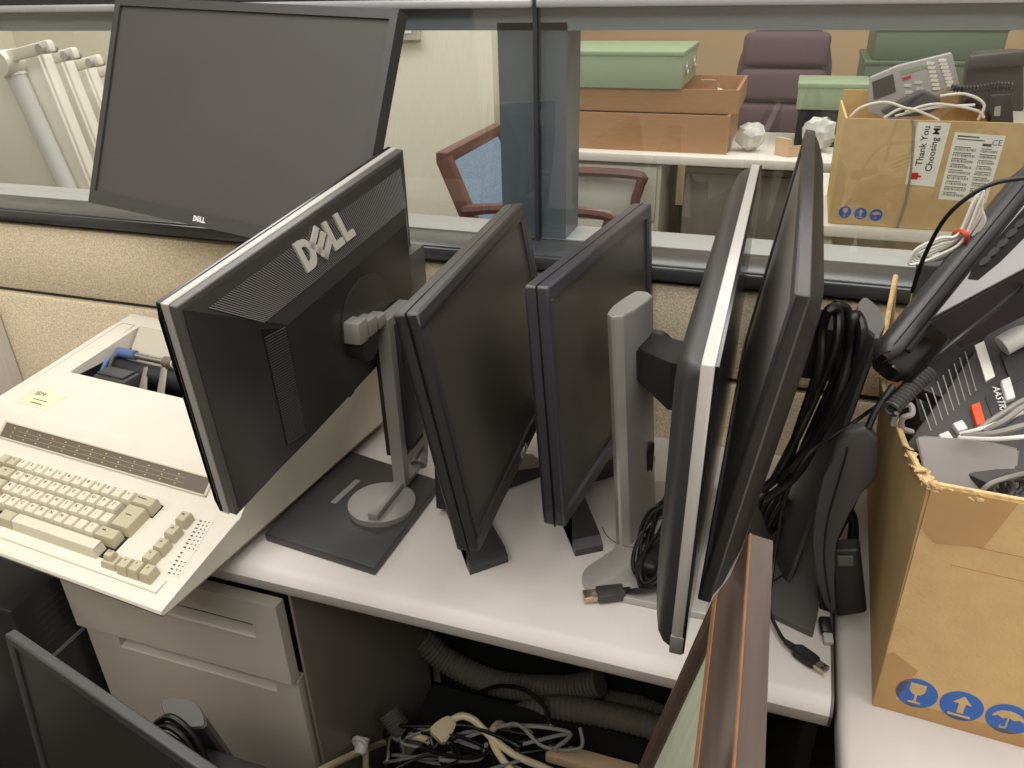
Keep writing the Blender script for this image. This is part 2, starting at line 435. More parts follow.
# ================================================================ far side of the glass
# long white table with the drawers on it
t = thing('work_table', (-.4, 3.4, 0), 'long white table beyond the glass carrying the wooden drawers', 'table')
bm = new(); bx(bm, (-1.25, 3.1, .71), (.16, 3.66, .745), bev=.006); obj('tabletop', bm, 'table_white', t)
for x in (-1.2, .12):
    for y in (3.14, 3.62):
        bm = new(); bx(bm, (x-.02, y-.02, 0), (x+.02, y+.02, .71)); obj('leg', bm, 'beige_steel', t, 0)
t = thing('file_cabinet', (-.72, 3.4, 0), 'beige steel file cabinet under the white table beyond the glass', 'cabinet')
bm = new(); bx(bm, (-1.0, 3.14, 0), (-.47, 3.62, .70), bev=.004); obj('body', bm, 'beige_steel', t)
for z in (.03, .255, .48):
    bm = new(); bx(bm, (-.985, 3.122, z), (-.485, 3.138, z+.212), bev=.003); dr = obj('drawer', bm, 'beige_steel', t)
    bm = new(); bx(bm, (-.80, 3.112, z+.165), (-.66, 3.124, z+.182), bev=.003); obj('handle', bm, 'silver_dark', dr)
bm = new(); cy(bm, (-.70, 3.121, .66), (-.70, 3.112, .66), .009); obj('lock', bm, 'silver_dark', t)
t = thing('storage_cabinet', (-.1, 3.5, 0), 'grey cabinet in the kneehole under the white table, beyond the glass', 'cabinet')
bm = new(); bx(bm, (-.40, 3.3, 0), (.08, 3.64, .66), bev=.004); obj('body', bm, 'steel_side', t)
bm = new(); bx(bm, (-.395, 3.285, .03), (-.165, 3.299, .64), bev=.003); obj('door', bm, 'steel_side', t)
bm = new(); bx(bm, (-.155, 3.285, .03), (.075, 3.299, .64), bev=.003); obj('door', bm, 'steel_side', t)

def tray(name, x0, x1, y0, y1, z0, z1, m, label, cat, div=0, th=.012):
    t = thing(name, ((x0+x1)/2, (y0+y1)/2, z0), label, cat)
    bm = new()
    bx(bm, (x0, y0, z0), (x1, y0+th, z1)); bx(bm, (x0, y1-th, z0), (x1, y1, z1)); bx(bm, (x0, y0+th, z0), (x0+th, y1-th, z1)); bx(bm, (x1-th, y0+th, z0), (x1, y1-th, z1)); bx(bm, (x0+th, y0+th, z0), (x1-th, y1-th, z0+th))
    obj('body', bm, m, t, 0)
    for i in range(div):
        x = x0 + (x1-x0)*(i+1)/(div+1)
        bm = new(); bx(bm, (x-.006, y0+th, z0+th), (x+.006, y1-th, z1-.006)); obj('divider', bm, m, t, 0)
    return t
t = tray('wooden_drawer', -1.0, -.232, 3.16, 3.64, .745, .885, 'drawer_wood', 'brown wooden drawer resting directly on the white table beyond the glass', 'drawer')
bm = new(); bx(bm, (-.232, 3.2, .76), (-.222, 3.26, .80)); obj('pull', bm, 'silver_dark', t)
t = tray('wooden_drawer', -.99, -.212, 3.2, 3.65, .886, .972, 'drawer_wood', 'open brown wooden drawer with papers, second in the stack on the white table', 'drawer', div=2)
for i, (x, y, a) in enumerate(((-.27, 3.42, 10), (-.255, 3.29, -8), (-.35, 3.52, 80))):
    bm = new(); bx(bm, (-.045, -.03, 0), (.045, .03, .0015), Matrix.Translation((x, y, .93+.012*i)) @ Matrix.Rotation(R_(a), 4, 'Z') @ Matrix.Rotation(R_(24), 4, 'Y'))
    solo('paper_slip', bm, 'paper', ('white paper slip lying in the open wooden drawer, nearest its end', 'white paper slip in the open wooden drawer, at its front', 'white paper slip in the open wooden drawer, at its back')[i], 'paper', smooth=0)
t = thing('card_file_box', (-.72, 3.4, .973), 'long pale green metal file box with ring pulls, topmost on the wooden drawers', 'box')
bm = new(); bx(bm, (-1.05, 3.18, .973), (-.425, 3.62, 1.10), bev=.004); obj('body', bm, 'file_green', t)
bm = new(); bx(bm, (-1.055, 3.175, 1.088), (-.42, 3.625, 1.106), bev=.004); obj('lid', bm, 'file_green', t)
for y in (3.28, 3.5):
    bm = new()
    bx(bm, (-.426, y-.03, 1.015), (-.420, y+.03, 1.06), bev=.002)
    tb(bm, [(-.419, y + .024*math.cos(a), 1.036 + .02*math.sin(a)) for a in [R_(30*k) for k in range(12)]], .004, 6, 2, True)
    obj('ring_pull', bm, 'silver', t)
# crumpled bag and little tan packet on the table
bm = new(); ball(bm, (-.155, 3.25, .80), .055, (1, .8, .95), n=14)
for v in bm.verts: v.co += V((random.uniform(-1, 1), random.uniform(-1, 1), random.uniform(-1, 1)))*.006
solo('plastic_bag', bm, 'plastic_bag', 'crumpled clear plastic ball beside the wooden drawers on the white table', 'bag', smooth=20)
bm = new(); pr(bm, [(-.06, 3.2), (-.01, 3.16), (.0, 3.165), (-.045, 3.212)], .7455, .81); pr(bm, [(-.01, 3.16), (.06, 3.2), (.055, 3.208), (-.012, 3.17)], .7455, .785); pr(bm, [(-.045, 3.2), (.0, 3.17), (.06, 3.205), (.01, 3.25)], .7455, .750)
solo('folded_carton', bm, 'tan_box', 'small folded tan carton lying near the end of the white table', 'box', smooth=0)

# purple office chair
PC = V((-.085, 4.12, 0))
t = thing('office_chair', PC, 'purple upholstered office chair with padded back, beyond the white table', 'chair')
def pad(bm, c, w, d_, h, r=.03): bx(bm, (c[0]-w/2, c[1]-d_/2, c[2]-h/2), (c[0]+w/2, c[1]+d_/2, c[2]+h/2), bev=r, seg=4)
bm = new()
prof = [(-.17, .60), (-.215, .68), (-.22, .83), (-.21, .97), (-.185, 1.06), (-.13, 1.125), (0, 1.145), (.13, 1.125), (.185, 1.06), (.21, .97), (.22, .83), (.215, .68), (.17, .60)]
pr(bm, prof, 0, .06, frame((PC.x, PC.y+.06, 0), (1, 0, 0), (0, 0, 1), (0, 1, 0)), bev=.02, seg=3); obj('backrest', bm, 'purple', t)
for z in (.72, .875, 1.03):
    bm = new(); bx(bm, (PC.x-.19, PC.y-.035, z-.075), (PC.x+.19, PC.y+.03, z+.075), bev=.032, seg=4); obj('back_cushion', bm, 'purple', t)
bm = new(); bx(bm, (PC.x-.24, PC.y-.42, .45), (PC.x+.24, PC.y+.06, .56), bev=.045, seg=4); obj('seat', bm, 'purple', t)
for s in (-1, 1):
    bm = new(); tb(bm, [(PC.x+s*.24, PC.y-.02, .52), (PC.x+s*.275, PC.y-.02, .66), (PC.x+s*.275, PC.y-.10, .72), (PC.x+s*.275, PC.y-.30, .72), (PC.x+s*.26, PC.y-.36, .62), (PC.x+s*.24, PC.y-.3, .50)], .028, 10); obj('armrest', bm, 'purple', t)
bm = new(); cy(bm, (PC.x, PC.y-.2, .08), (PC.x, PC.y-.2, .46), .03); obj('pillar', bm, 'black_plastic', t)
for k in range(5):
    a = R_(72*k+18); e = (PC.x+.3*math.cos(a), PC.y-.2+.3*math.sin(a), .065)
    bm = new(); tb(bm, [(PC.x, PC.y-.2, .11), e], [.03, .02], 8, 0); lg = obj('leg', bm, 'black_plastic', t)
    bm = new(); cy(bm, (e[0]-.015, e[1], .032), (e[0]+.015, e[1], .032), .031); obj('caster', bm, 'black_plastic', lg)

# green boxes stacked beyond
t = thing('side_table', (.45, 4.2, 0), 'pale table far beyond the glass carrying the dark green boxes', 'table')
bm = new(); bx(bm, (.24, 3.88, .705), (1.5, 4.6, .735), bev=.005); obj('tabletop', bm, 'table_white', t)
for x in (.28, 1.46):
    for y in (3.92, 4.55):
        bm = new(); bx(bm, (x-.02, y-.02, 0), (x+.02, y+.02, .705)); obj('leg', bm, 'beige_steel', t, 0)
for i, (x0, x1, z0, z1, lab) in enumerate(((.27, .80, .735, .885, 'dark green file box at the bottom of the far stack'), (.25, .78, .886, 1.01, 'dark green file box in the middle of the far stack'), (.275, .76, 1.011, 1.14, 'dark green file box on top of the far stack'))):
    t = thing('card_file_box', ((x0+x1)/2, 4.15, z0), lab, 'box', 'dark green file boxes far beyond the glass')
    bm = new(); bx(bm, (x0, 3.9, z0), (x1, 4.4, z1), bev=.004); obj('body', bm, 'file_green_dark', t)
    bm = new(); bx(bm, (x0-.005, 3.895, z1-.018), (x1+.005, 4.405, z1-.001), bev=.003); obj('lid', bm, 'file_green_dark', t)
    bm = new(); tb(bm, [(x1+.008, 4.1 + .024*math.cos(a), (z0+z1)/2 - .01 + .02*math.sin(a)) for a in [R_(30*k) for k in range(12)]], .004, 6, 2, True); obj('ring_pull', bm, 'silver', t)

# desk beyond the glass with the second carton
t = thing('far_desk', (.65, 2.6, 0), 'beige desk right behind the glass carrying the second phone carton', 'desk')
bm = new(); bx(bm, (.11, 2.34, .70), (1.5, 3.0, .733), bev=.006); obj('worktop', bm, 'table_white', t)
bm = new(); bx(bm, (.14, 2.42, 0), (1.45, 2.44, .70)); obj('modesty_panel', bm, 'beige_steel', t, 0)
for x in (.13, 1.47):
    bm = new(); bx(bm, (x-.015, 2.36, 0), (x+.015, 2.98, .70)); obj('leg', bm, 'beige_steel', t, 0)
# small green box and plastic sheet sitting on it, behind the carton
x0, x1 = at_y(797, 100, 3.36).x, at_y(868, 100, 3.36).x
z1 = at_y(820, 85, 3.36).z
t = thing('storage_box', (.07, 3.5, .746), 'low black storage box at the end of the white table, under the small green box', 'box')
bm = new(); bx(bm, (x0+.01, 3.38, .7455), (.155, 3.6, z1-.092), bev=.004); obj('body', bm, 'black_plastic', t)
bm = new(); bx(bm, (x0+.006, 3.376, z1-.104), (.157, 3.604, z1-.0905), bev=.003); obj('lid', bm, 'black_plastic', t)
t = thing('card_file_box', ((x0+x1)/2, 3.48, z1-.09), 'small pale green file box near the purple chair, partly behind the second carton', 'box')
bm = new(); bx(bm, (x0, 3.36, z1-.09), (x1, 3.6, z1), bev=.004); obj('body', bm, 'file_green', t)
bm = new(); bx(bm, (x0-.004, 3.356, z1-.012), (x1+.004, 3.604, z1+.006), bev=.003); obj('lid', bm, 'file_green', t)
bm = new(); ball(bm, (.088, 3.29, .81), .062, (1.05, .6, 1.0), n=14)
for v in bm.verts: v.co += V((random.uniform(-1, 1), random.uniform(-1, 1), random.uniform(-1, 1)))*.008
solo('plastic_bag', bm, 'plastic_bag', 'crumpled clear plastic bag in front of the small green file box', 'bag', smooth=15)

# wooden armchair with blue upholstery
yn = 2.5
A = at_y(444, 158, yn); Bt = A + V((-.0, .52, 0))
t = thing('armchair', (A.x+.2, yn+.28, 0), 'mahogany armchair with blue woven back, behind the glass by the cream wall', 'chair')
lean = V((.17, 0, -.42))                       # the back reclines
def bar(bm, a, b, w, d_):
    a, b = V(a), V(b); z = (b-a).normalized(); x = z.cross(V((0, 1, 0)) if abs(z.y) < .9 else V((0, 0, 1))).normalized(); y = z.cross(x)
    bx(bm, (-w/2, -d_/2, 0), (w/2, d_/2, (b-a).length), frame(a, x, y, z), bev=.006)
bm = new(); bar(bm, A+V((0, -.02, 0)), Bt+V((0, .02, 0)), .045, .045); obj('top_rail', bm, 'mahogany', t)
for P in (A, Bt):
    bm = new(); bar(bm, P, P+lean, .05, .045); bar(bm, P+lean, (P.x+.14, P.y, 0), .045, .045); obj('back_post', bm, 'mahogany', t)
bm = new(); bar(bm, A+lean*.72, Bt+lean*.72, .045, .04); obj('lower_rail', bm, 'mahogany', t)
u = lean.normalized(); nx = V((0, 1, 0)).cross(u).normalized()
bm = new(); bx(bm, (0, .03, -.015), (lean.length*.70, .49, .02), frame(A, u, (0, 1, 0), nx), bev=.012, seg=3); obj('back_cushion', bm, 'chair_blue', t)
bm = new(); bx(bm, (A.x+.16, yn+.0, .38), (A.x+.66, yn+.52, .46), bev=.03, seg=3); obj('seat', bm, 'chair_blue', t)
for y in (yn-.02, yn+.54):
    za = at_y(612, 175, yn+.52).z
    bm = new(); tb(bm, [(A.x+.07, y, za-.02), (A.x+.25, y, za), (A.x+.56, y, za), (A.x+.575, y, za-.04), (A.x+.56, y, za-.12), (A.x+.60, y, za-.22), (A.x+.62, y, .35), (A.x+.62, y, 0)], .019, 8, 5); obj('armrest', bm, 'mahogany', t)
bm = new(); bx(bm, (A.x+.14, yn-.01, .34), (A.x+.64, yn+.53, .385), bev=.005); obj('seat_rail', bm, 'mahogany', t)

# picture corner on the cream wall
a, b = at_y(372, 36, 3.63), at_y(419, 33, 3.63)
bm = new(); bx(bm, (a.x-.3, 3.61, b.z-.03), (b.x, 3.65, b.z+.5), bev=.004)
t = thing('wall_picture', (a.x, 3.64, b.z), 'pale framed picture hanging on the cream wall, only its corner showing', 'picture')
obj('picture_frame', bm, 'wood_laminate_grey', t)
bm = new(); bx(bm, (a.x-.27, 3.606, b.z), (b.x-.03, 3.609, b.z+.47)); obj('print', bm, 'paper', t, 0)

# folded white tables stacked on edge against the cream wall: one tube leg each
def px_(q, y): return at_y(q[0], q[1], y)
labs = ['white folding table nearest the glass, its thick tube leg ending in a blue-banded collar', 'white folding table second in the leaning stack, with a ribbed edge', 'white folding table third in the leaning stack, half behind the black monitor', 'white folding table rearmost in the leaning stack']
for i in range(4):
    y = 2.40 + .15*i; dx, dy = 24*i, 7*i
    q = lambda a, b: px_((a+dx, b+dy), y)
    t = thing('folding_table', (q(60, 150).x + .3, y, 0), labs[i], 'table', None)
    m0, m1 = ('white_metal', 'grey_tube')
    bm = new(); e0, e1 = q(28, 52), q(112, 262); e1 = e0 + (e1-e0)*((e0.z-.03)/(e0.z-e1.z))
    dd = (e1-e0); nrm = V((dd.z, 0, -dd.x)).normalized()
    if nrm.x > 0: nrm = -nrm
    pr(bm, [(0, 0), (dd.length, 0), (dd.length, .5), (0, .5)], 0, .022, frame(e0 + V((0, .035, 0)), dd.normalized(), nrm, dd.normalized().cross(nrm)), bev=.004); obj('tabletop', bm, m0, t)
    bm = new(); pr(bm, [(0, -.012), (dd.length, -.012), (dd.length, .012), (0, .012)], 0, .045, frame(e0 + V((0, .045, 0)), dd.normalized(), nrm, dd.normalized().cross(nrm)), bev=.006); obj('edge_rim', bm, m0, t)
    a, b = q(16, 76), q(100, 260); b = a + (b-a)*((a.z-.05)/(a.z-b.z))
    bm = new(); tb(bm, [a, b], .036, 14, 0); lg = obj('leg_tube', bm, m1, t)
    n_ = (a-b).normalized()
    bm = new(); cy(bm, a, a + n_*.075, .04, .04); obj('collar', bm, m0, lg)
    bm = new(); cy(bm, a + n_*.012, a + n_*.022, .0415, .0415); obj('band', bm, 'blue_plastic' if i == 0 else 'silver_paint', lg)
    bm = new(); c0, c1 = q(6, 58), q(56, 45); bar(bm, c0 + V((0, -.02, 0)), c1 + V((0, -.02, 0)), .04, .03); obj('crossbar', bm, m0, t)
    bm = new(); cy(bm, q(12, 62) + V((0, -.06, 0)), q(12, 62) + V((0, .02, 0)), .045); obj('hinge', bm, m0, t)
    bm = new(); cy(bm, q(50, 48) + V((0, -.05, 0)), q(50, 48) + V((0, .02, 0)), .018); obj('bolt', bm, 'silver', t)
# ================================================================ monitors
def slab(t, M, W, H, T, m_body, m_screen, bez=.016, bbot=None, recess=.003, name='frame', bev=.003, screen=True):
    """bezel with the screen set into it; x = width, y = front to back, z = up"""
    bb = bbot or bez
    bm = new(); w = W/2
    o = [(-w, 0), (w, 0), (w, H), (-w, H)]; i = [(-w+bez, bb), (w-bez, bb), (w-bez, H-bez), (-w+bez, H-bez)]
    bx(bm, (-w, 0, 0), (w, T, bb), M); bx(bm, (-w, 0, H-bez), (w, T, H), M); bx(bm, (-w, 0, bb), (-w+bez, T, H-bez), M); bx(bm, (w-bez, 0, bb), (w, T, H-bez), M)
    bmesh.ops.remove_doubles(bm, verts=list(bm.verts), dist=1e-5)
    # drop the inner faces where the four sides meet, then soften the outer rim
    seen = {}
    for f in list(bm.faces): seen.setdefault(tuple(sorted(v.index for v in f.verts)), []).append(f)
    bm.verts.index_update()
    cnt = {}
    for f in bm.faces: cnt.setdefault(frozenset(f.verts), []).append(f)
    bmesh.ops.delete(bm, geom=[f for fs in cnt.values() if len(fs) > 1 for f in fs], context='FACES_ONLY')
    fr = obj(name, bm, m_body, t, 30)
    md = fr.modifiers.new('soft', 'BEVEL'); md.width = bev; md.segments = 2; md.limit_method = 'ANGLE'; md.angle_limit = R_(50)
    if screen:
        bm = new(); bx(bm, (-w+bez-.001, recess, bb-.001), (w-bez+.001, T-.0005, H-bez+.001), M); obj('screen', bm, m_screen, t, 0)
    return fr
def quad_ring(M, u0, u1, w0, w1, y, r=.0, n=4):
    if r <= 0: return [M @ V(p) for p in ((u0, y, w0), (u1, y, w0), (u1, y, w1), (u0, y, w1))]
    return [M @ V((a, y, b)) for a, b in rrect(u0, w0, u1, w1, r, n)]

# ---- wide black monitor seen from behind, on the square-based stand
S = .90
P2 = CAM + (V((-.591, .866, .843)) - CAM)*S
W, H, T = .482*S, .298*S, .026*S
P2 += V((-.004, -.003, .002))
M = rotm(-92.707, -4.509, 7.411, P2)
m2 = thing('monitor', (-.50, .77, DZ), 'large black wide monitor seen from behind with big badge and perforated grille', 'monitor')
slab(m2, M, W, H, T*.24, 'black_gloss', 'screen_gloss', .018, name='front_bezel', bev=.0015)
bm = new(); bx(bm, (-W/2, T*.24, 0), (W/2, T*.60, H), M, bev=.0008, seg=1); obj('silver_band', bm, 'silver_paint', m2, 0, label='pale silver band around the rim')
bm = new(); bx(bm, (-W/2+.001, T*.60, .001), (W/2-.001, T, H-.001), M, bev=.001, seg=1); obj('back_frame', bm, 'graphite', m2, 0)
BD = .030
u0, u1, w0, w1 = -.36*W, .25*W, .14*H, .72*H
bm = new(); loft(bm, [quad_ring(M, -.482*W, .485*W, .02*H, .975*H, T-.001), quad_ring(M, -.482*W, .485*W, .02*H, .975*H, T+.001), quad_ring(M, u0, u1, w0, w1, T+BD)])
hs = obj('back_housing', bm, 'black_satin', m2, 20)
# grille on the sloping top of the housing
o = V((0, T+.001, .975*H)); e = V((0, T+BD, w1)); dn = (e-o); L = dn.length; dn.normalize()
Mg = M @ frame(o, (-1, 0, 0), -dn, V((-1, 0, 0)).cross(-dn))      # x runs to the far end, y up the slope, z outwards
g0, g1 = .16*L, .76*L
def tx(yy, u): return u                                             # helper for clarity
pl = [(-.425*W, -g0), (.44*W, -g0), (.385*W, -g1), (-.31*W, -g1)]
bm = new(); pr(bm, pl, .0, .0008, Mg)
N = 104
for k in range(N):
    f = k/(N-1); xa = pl[0][0]*(1-f) + pl[1][0]*f; xb = pl[3][0]*(1-f) + pl[2][0]*f
    q = V((xb-xa, -g1+g0)); n_ = V((q.y, -q.x)).normalized()*.00045
    pr(bm, [(xa-n_.x, -g0-n_.y), (xb-n_.x, -g1-n_.y), (xb+n_.x, -g1+n_.y), (xa+n_.x, -g0+n_.y)], .0006, .0014, Mg, mi=1)
obj('grille', bm, ['grille', 'grille_line'], hs, 0)
bm = new(); dell(bm, Mg @ Matrix.Translation((-.02*W+.006, -(g0+g1)*.39, .001)), .034, .003); obj('logo', bm, 'logo_silver', m2, 0, label='raised silver badge')
# vents on the near side slope
o = V((.485*W, T+.001, 0)); e = V((u1, T+BD, 0)); ac = e-o; L = ac.length; ac.normalize()
Ms = M @ frame(o, ac, (0, 0, 1), ac.cross(V((0, 0, 1))))
bm = new(); pr(bm, [(.70*L, .18*H), (.97*L, .165*H), (.97*L, .71*H), (.70*L, .76*H)], 0, .0008, Ms)
for k in range(44):
    z = .185*H + k*(.53*H)/43
    pr(bm, [(.71*L, z), (.96*L, z), (.96*L, z+.0012), (.71*L, z+.0012)], .0006, .0016, Ms, mi=1)
obj('side_vent', bm, ['grille', 'phone_dark'], hs, 0)
bm = new(); pr(bm, circ(.055, 40, -.08*W, .45*H), 0, .001, M @ frame((0, T+BD, 0), (1, 0, 0), (0, 0, 1), (0, -1, 0)) @ Matrix.Translation((0, 0, -.0015))); obj('mount_plate', bm, 'black_satin', m2)
for uu, ww in ((.07, .17), (-.06, .22), (.0, .10)):
    bm = new(); bx(bm, (uu*W-.006, T, ww*H-.006), (uu*W+.006, T+.02, ww*H+.006), M, bev=.002); obj('port', bm, 'black_plastic', m2)
# block on the far edge of the back
bm = new()
a, b = at_x(402, 262, -.476), at_x(424, 243, -.476)
bx(bm, (-.505, a.y, a.z-.075), (-.476, b.y, (a.z+b.z)/2), bev=.002); obj('port_block', bm, 'graphite', m2)
# stand
bm = new()
for k in range(3): bx(bm, (-.479, .742+.024*k, 1.006), (-.452, .764+.024*k, 1.034-.006*k), bev=.002)
obj('tilt_head', bm, 'silver_dark', m2)
bm = new(); cy(bm, (-.482, .77, .995), (-.455, .77, .995), .020); obj('pivot', bm, 'black_plastic', m2)
bm = new()
X0, X1, Y0, Y1, ZB, ZT = -.467, -.449, .808, .888, .757, 1.012
bx(bm, (X0, Y0, ZB), (X1, Y0+.014, ZT)); bx(bm, (X0, Y1-.012, ZB+.012), (X1, Y1, ZB+.055)); bx(bm, (X0, Y0+.014, ZT-.012), (X1, Y1-.012, ZT)); bx(bm, (X0, Y0+.014, ZB+.03), (X1, Y1-.012, ZB+.045)); bx(bm, (X0, Y0+.014, ZB), (X1, Y1-.02, ZB+.006))
obj('column_frame', bm, 'silver_dark', m2, 20)
bm = new(); bx(bm, (-.4775, Y0+.006, ZB+.045), (-.4675, Y1-.01, ZT-.006), bev=.002); bx(bm, (X0+.002, Y0+.0145, ZB+.060), (X1+.007, Y1, ZT-.013), bev=.002); obj('column_slide', bm, 'black_plastic', m2)
bm = new(); bx(bm, (X0, .730, .757), (X1-.003, Y0+.004, .766), bev=.001); obj('foot_bar', bm, 'silver_dark', m2)
bm = new(); pr(bm, circ(.046, 48, -.467, .770), .7485, .7565, bev=.001); obj('swivel_disc', bm, 'silver_dark', m2)
bm = new(); tb(bm, [(-.4575, .884, .79), (-.4565, .880, .772), (-.454, .862, .7605)], [.008, .010, .012], 12, 6); obj('column_foot', bm, 'silver_dark', m2)
bm = new(); pr(bm, [(-.59, .672), (-.419, .654), (-.4145, .851), (-.588, .885)], .7352, .7485, bev=.002); bs = obj('base_plate', bm, 'black_matte', m2)
a, b = at_z(333, 503, .7487), at_z(358, 480, .7487); dd = (b-a).normalized(); nn = V((-dd.y, dd.x, 0))*.0045
bm = new(); pr(bm, [(a+nn)[:2], (a-nn)[:2], (b-nn)[:2], (b+nn)[:2]], .7484, .7489); obj('base_label', bm, 'silver_dark', bs, 0)

# ---- black monitor tipped back on the ledge, facing the viewer
P1 = V((-.808, .938, 1.065))
W, H, T = .557, .326, .020
M = rotm(-10.0, -24.0, 1.89, P1)
m1 = thing('monitor', P1, 'black widescreen monitor tipped back above the typewriter, its dull blank screen facing the viewer', 'monitor')
slab(m1, M, W, H, T, 'black_matte', 'screen_grey', .0125, .021, .004)
bm = new(); dell(bm, M @ frame((-.02, -.0002, .0105), (1, 0, 0), (0, 0, 1), (0, -1, 0)), .0085, .0006); obj('logo', bm, 'text_white', m1, 0, label='small white badge')
bm = new(); loft(bm, [quad_ring(M, -.44*W, .44*W, .08*H, .9*H, T-.002, .02), quad_ring(M, -.36*W, .36*W, .15*H, .8*H, T+.018, .03)]); obj('back_housing', bm, 'black_plastic', m1)
bm = new(); c = M @ V((.0, T+.018, .35*H)); tb(bm, [c, V((c.x, 1.095, c.z-.03)), V((c.x, 1.11, 1.04)), V((c.x, 1.112, 1.024))], [.022, .02, .018], 10, 4); obj('stand_neck', bm, 'black_plastic', m1)
bm = new(); bx(bm, (c.x-.09, 1.082, 1.0205), (c.x+.09, 1.138, 1.03), bev=.003); obj('stand_foot', bm, 'black_plastic', m1)

# ---- the two small square monitors with forked feet, side by side
def fork_monitor(P, W, H, T, rot, tips, apex, m_body, label, logo_at):
    M = rotm(*rot, P)
    t = thing('monitor', (apex[0], apex[1], DZ), label, 'monitor')
    slab(t, M, W, H, T, m_body, 'screen', .015, .017, .005, bev=.003)
    bm = new()
    for z0 in (T*.45,): bx(bm, (-W/2-.0006, z0, -.0006), (W/2+.0006, z0+.0014, H+.0006), M)
    obj('rim_seam', bm, 'black_gloss', t, 0)
    bm = new(); loft(bm, [quad_ring(M, -.47*W, .47*W, .04*H, .96*H, T-.001, .02), quad_ring(M, -.40*W, .40*W, .12*H, .88*H, T+.016, .03), quad_ring(M, -.30*W, .30*W, .2*H, .76*H, T+.034, .03)]); obj('back_housing', bm, 'black_plastic', t)
    bm = new(); dell(bm, M @ frame((logo_at*W, -.0002, .0085), (1, 0, 0), (0, 0, 1), (0, -1, 0)), .009, .0008); obj('logo', bm, 'logo_silver', t, 0, label='small silver badge')
    c = M @ V((0, T+.034, .42*H)); ap = V((apex[0], apex[1], DZ))
    bm = new(); q = V((apex[0]-.0, apex[1], DZ+.012))
    loft(bm, [[q + V((-.02, -.035, 0)), q + V((.02, -.035, 0)), q + V((.02, .035, 0)), q + V((-.02, .035, 0))],
              [c + V((-.028, -.03, -.03)), c + V((.0, -.03, -.03)), c + V((.0, .03, -.03)), c + V((-.028, .03, -.03))],
              [c + V((-.028, -.03, .05)), c + V((.0, -.03, .05)), c + V((.0, .03, .05)), c + V((-.028, .03, .05))]]); obj('stand_neck', bm, 'black_plastic', t)
    for tp in tips:
        a, b, hgt = V((tp[0][0], tp[0][1], DZ)), V((tp[1][0], tp[1][1], DZ)), .016   # the two corners of the arm's blunt end
        i0 = ap + V((-.028, 0, 0)); i1 = ap + V((.010, 0, 0))
        if (b-a).cross(ap-a).z < 0: i0, i1 = i1, i0
        mid = (a+b)/2; back = (ap-mid).normalized()
        k = .014
        bm = new(); z = V((0, 0, 1))
        loft(bm, [[b, a, a + z*.010, b + z*.010], [b + back*k, a + back*k, a + back*k + z*hgt, b + back*k + z*hgt], [i0, i1, i1 + z*.046, i0 + z*.046]])
        obj('foot', bm, m_body, t, 40)
    return t, M
m3, M3 = fork_monitor((-.268, .797, .851), .375, .276, .027, (93.08, -9.76, -.55), ((( -.307, .691), (-.270, .728), 0), ((-.275, .935), (-.312, .96), 1)), (-.375, .825), 'black_matte',
    'small square black monitor standing nearest the square-based stand, screen turned aside', .0)
m4, M4 = fork_monitor((-.166, .871, .835), .375, .282, .027, (84.62, -4.87, 1.94), (((-.192, .763), (-.161, .784), 0), ((-.133, 1.007), (-.16, 1.033), 1)), (-.245, .90), 'bluish_black',
    'small square bluish black monitor standing right behind the silver pillar stand', .03)

# ---- silver-edged monitor on the silver pillar
P5, W, H, T = V((-.035, .793, .857)), .51, .305, .012
M = rotm(90.4, .76, -3.58, P5)
m5 = thing('monitor', (-.14, .83, DZ), 'silver edged monitor seen edge-on, carried by a tall silver pillar', 'monitor')
bm = new(); bx(bm, (-W/2, .0015, 0), (W/2, T, H), M, bev=.002); obj('frame', bm, 'silver_bright', m5, 30, label='brushed silver rim')
bm = new(); bx(bm, (-W/2+.001, -.001, .001), (W/2-.001, .0015, H-.001), M); obj('screen', bm, 'black_gloss', m5, 0)
bm = new(); bx(bm, (-W/2-.0006, .0005, 0), (-W/2+.004, T+.0005, .022), M, bev=.001); obj('corner_cap', bm, 'silver_dark', m5)
bm = new(); rg = [quad_ring(M, -.497*W, .497*W, .006*H, .99*H, T-.001, .006)]
for k in range(1, 9):
    f = k/8; ins = .004 + .26*max(0, f-.125)**1.5
    rg.append(quad_ring(M, -(.497-ins)*W, (.497-ins)*W, (.006+ins*.9)*H, (.99-ins)*H, T + (.007 if k == 1 else .009 + .017*math.sin((f-.125)/.875*math.pi/2)), .006 + .03*f))
loft(bm, rg); hs = obj('back_housing', bm, 'black_matte', m5, 50)
# pillar: flat oval column, arm, base
zt = 1.058
ends = [at_z(611, 318, zt), at_z(648, 291, zt)]
ax = (ends[1]-ends[0]); Lc = ax.length; ax.normalize(); nn = V((ax.y, -ax.x, 0))
mid = (ends[0]+ends[1])/2
def oval(z, sc=1., sh=V((0, 0, 0)), L=Lc*.92, w=.027):
    pts = [(-L*.5, -.002), (-L*.44, -w*.34), (-L*.2, -w*.5), (L*.2, -w*.5), (L*.46, -w*.42), (L*.5, -w*.2), (L*.5, w*.05), (L*.40, w*.42), (L*.2, w*.5), (-L*.2, w*.5), (-L*.42, w*.36), (-L*.5, .002)]
    return [V((mid.x, mid.y, z)) + sh + ax*(a*sc) + nn*(b*sc) for a, b in pts]
bm = new(); loft(bm, [oval(.744, 1.02, V((.022, .003, 0))), oval(.80, 1., V((.018, .0025, 0))), oval(1.055)]); loft(bm, [oval(1.0551), oval(1.058, .985)]); pl = obj('pillar', bm, 'silver', m5, 30)
bm = new(); loft(bm, [oval(1.0581, .95), oval(1.0590, .93)]); obj('pillar_cap', bm, 'silver_dark', pl, 30)
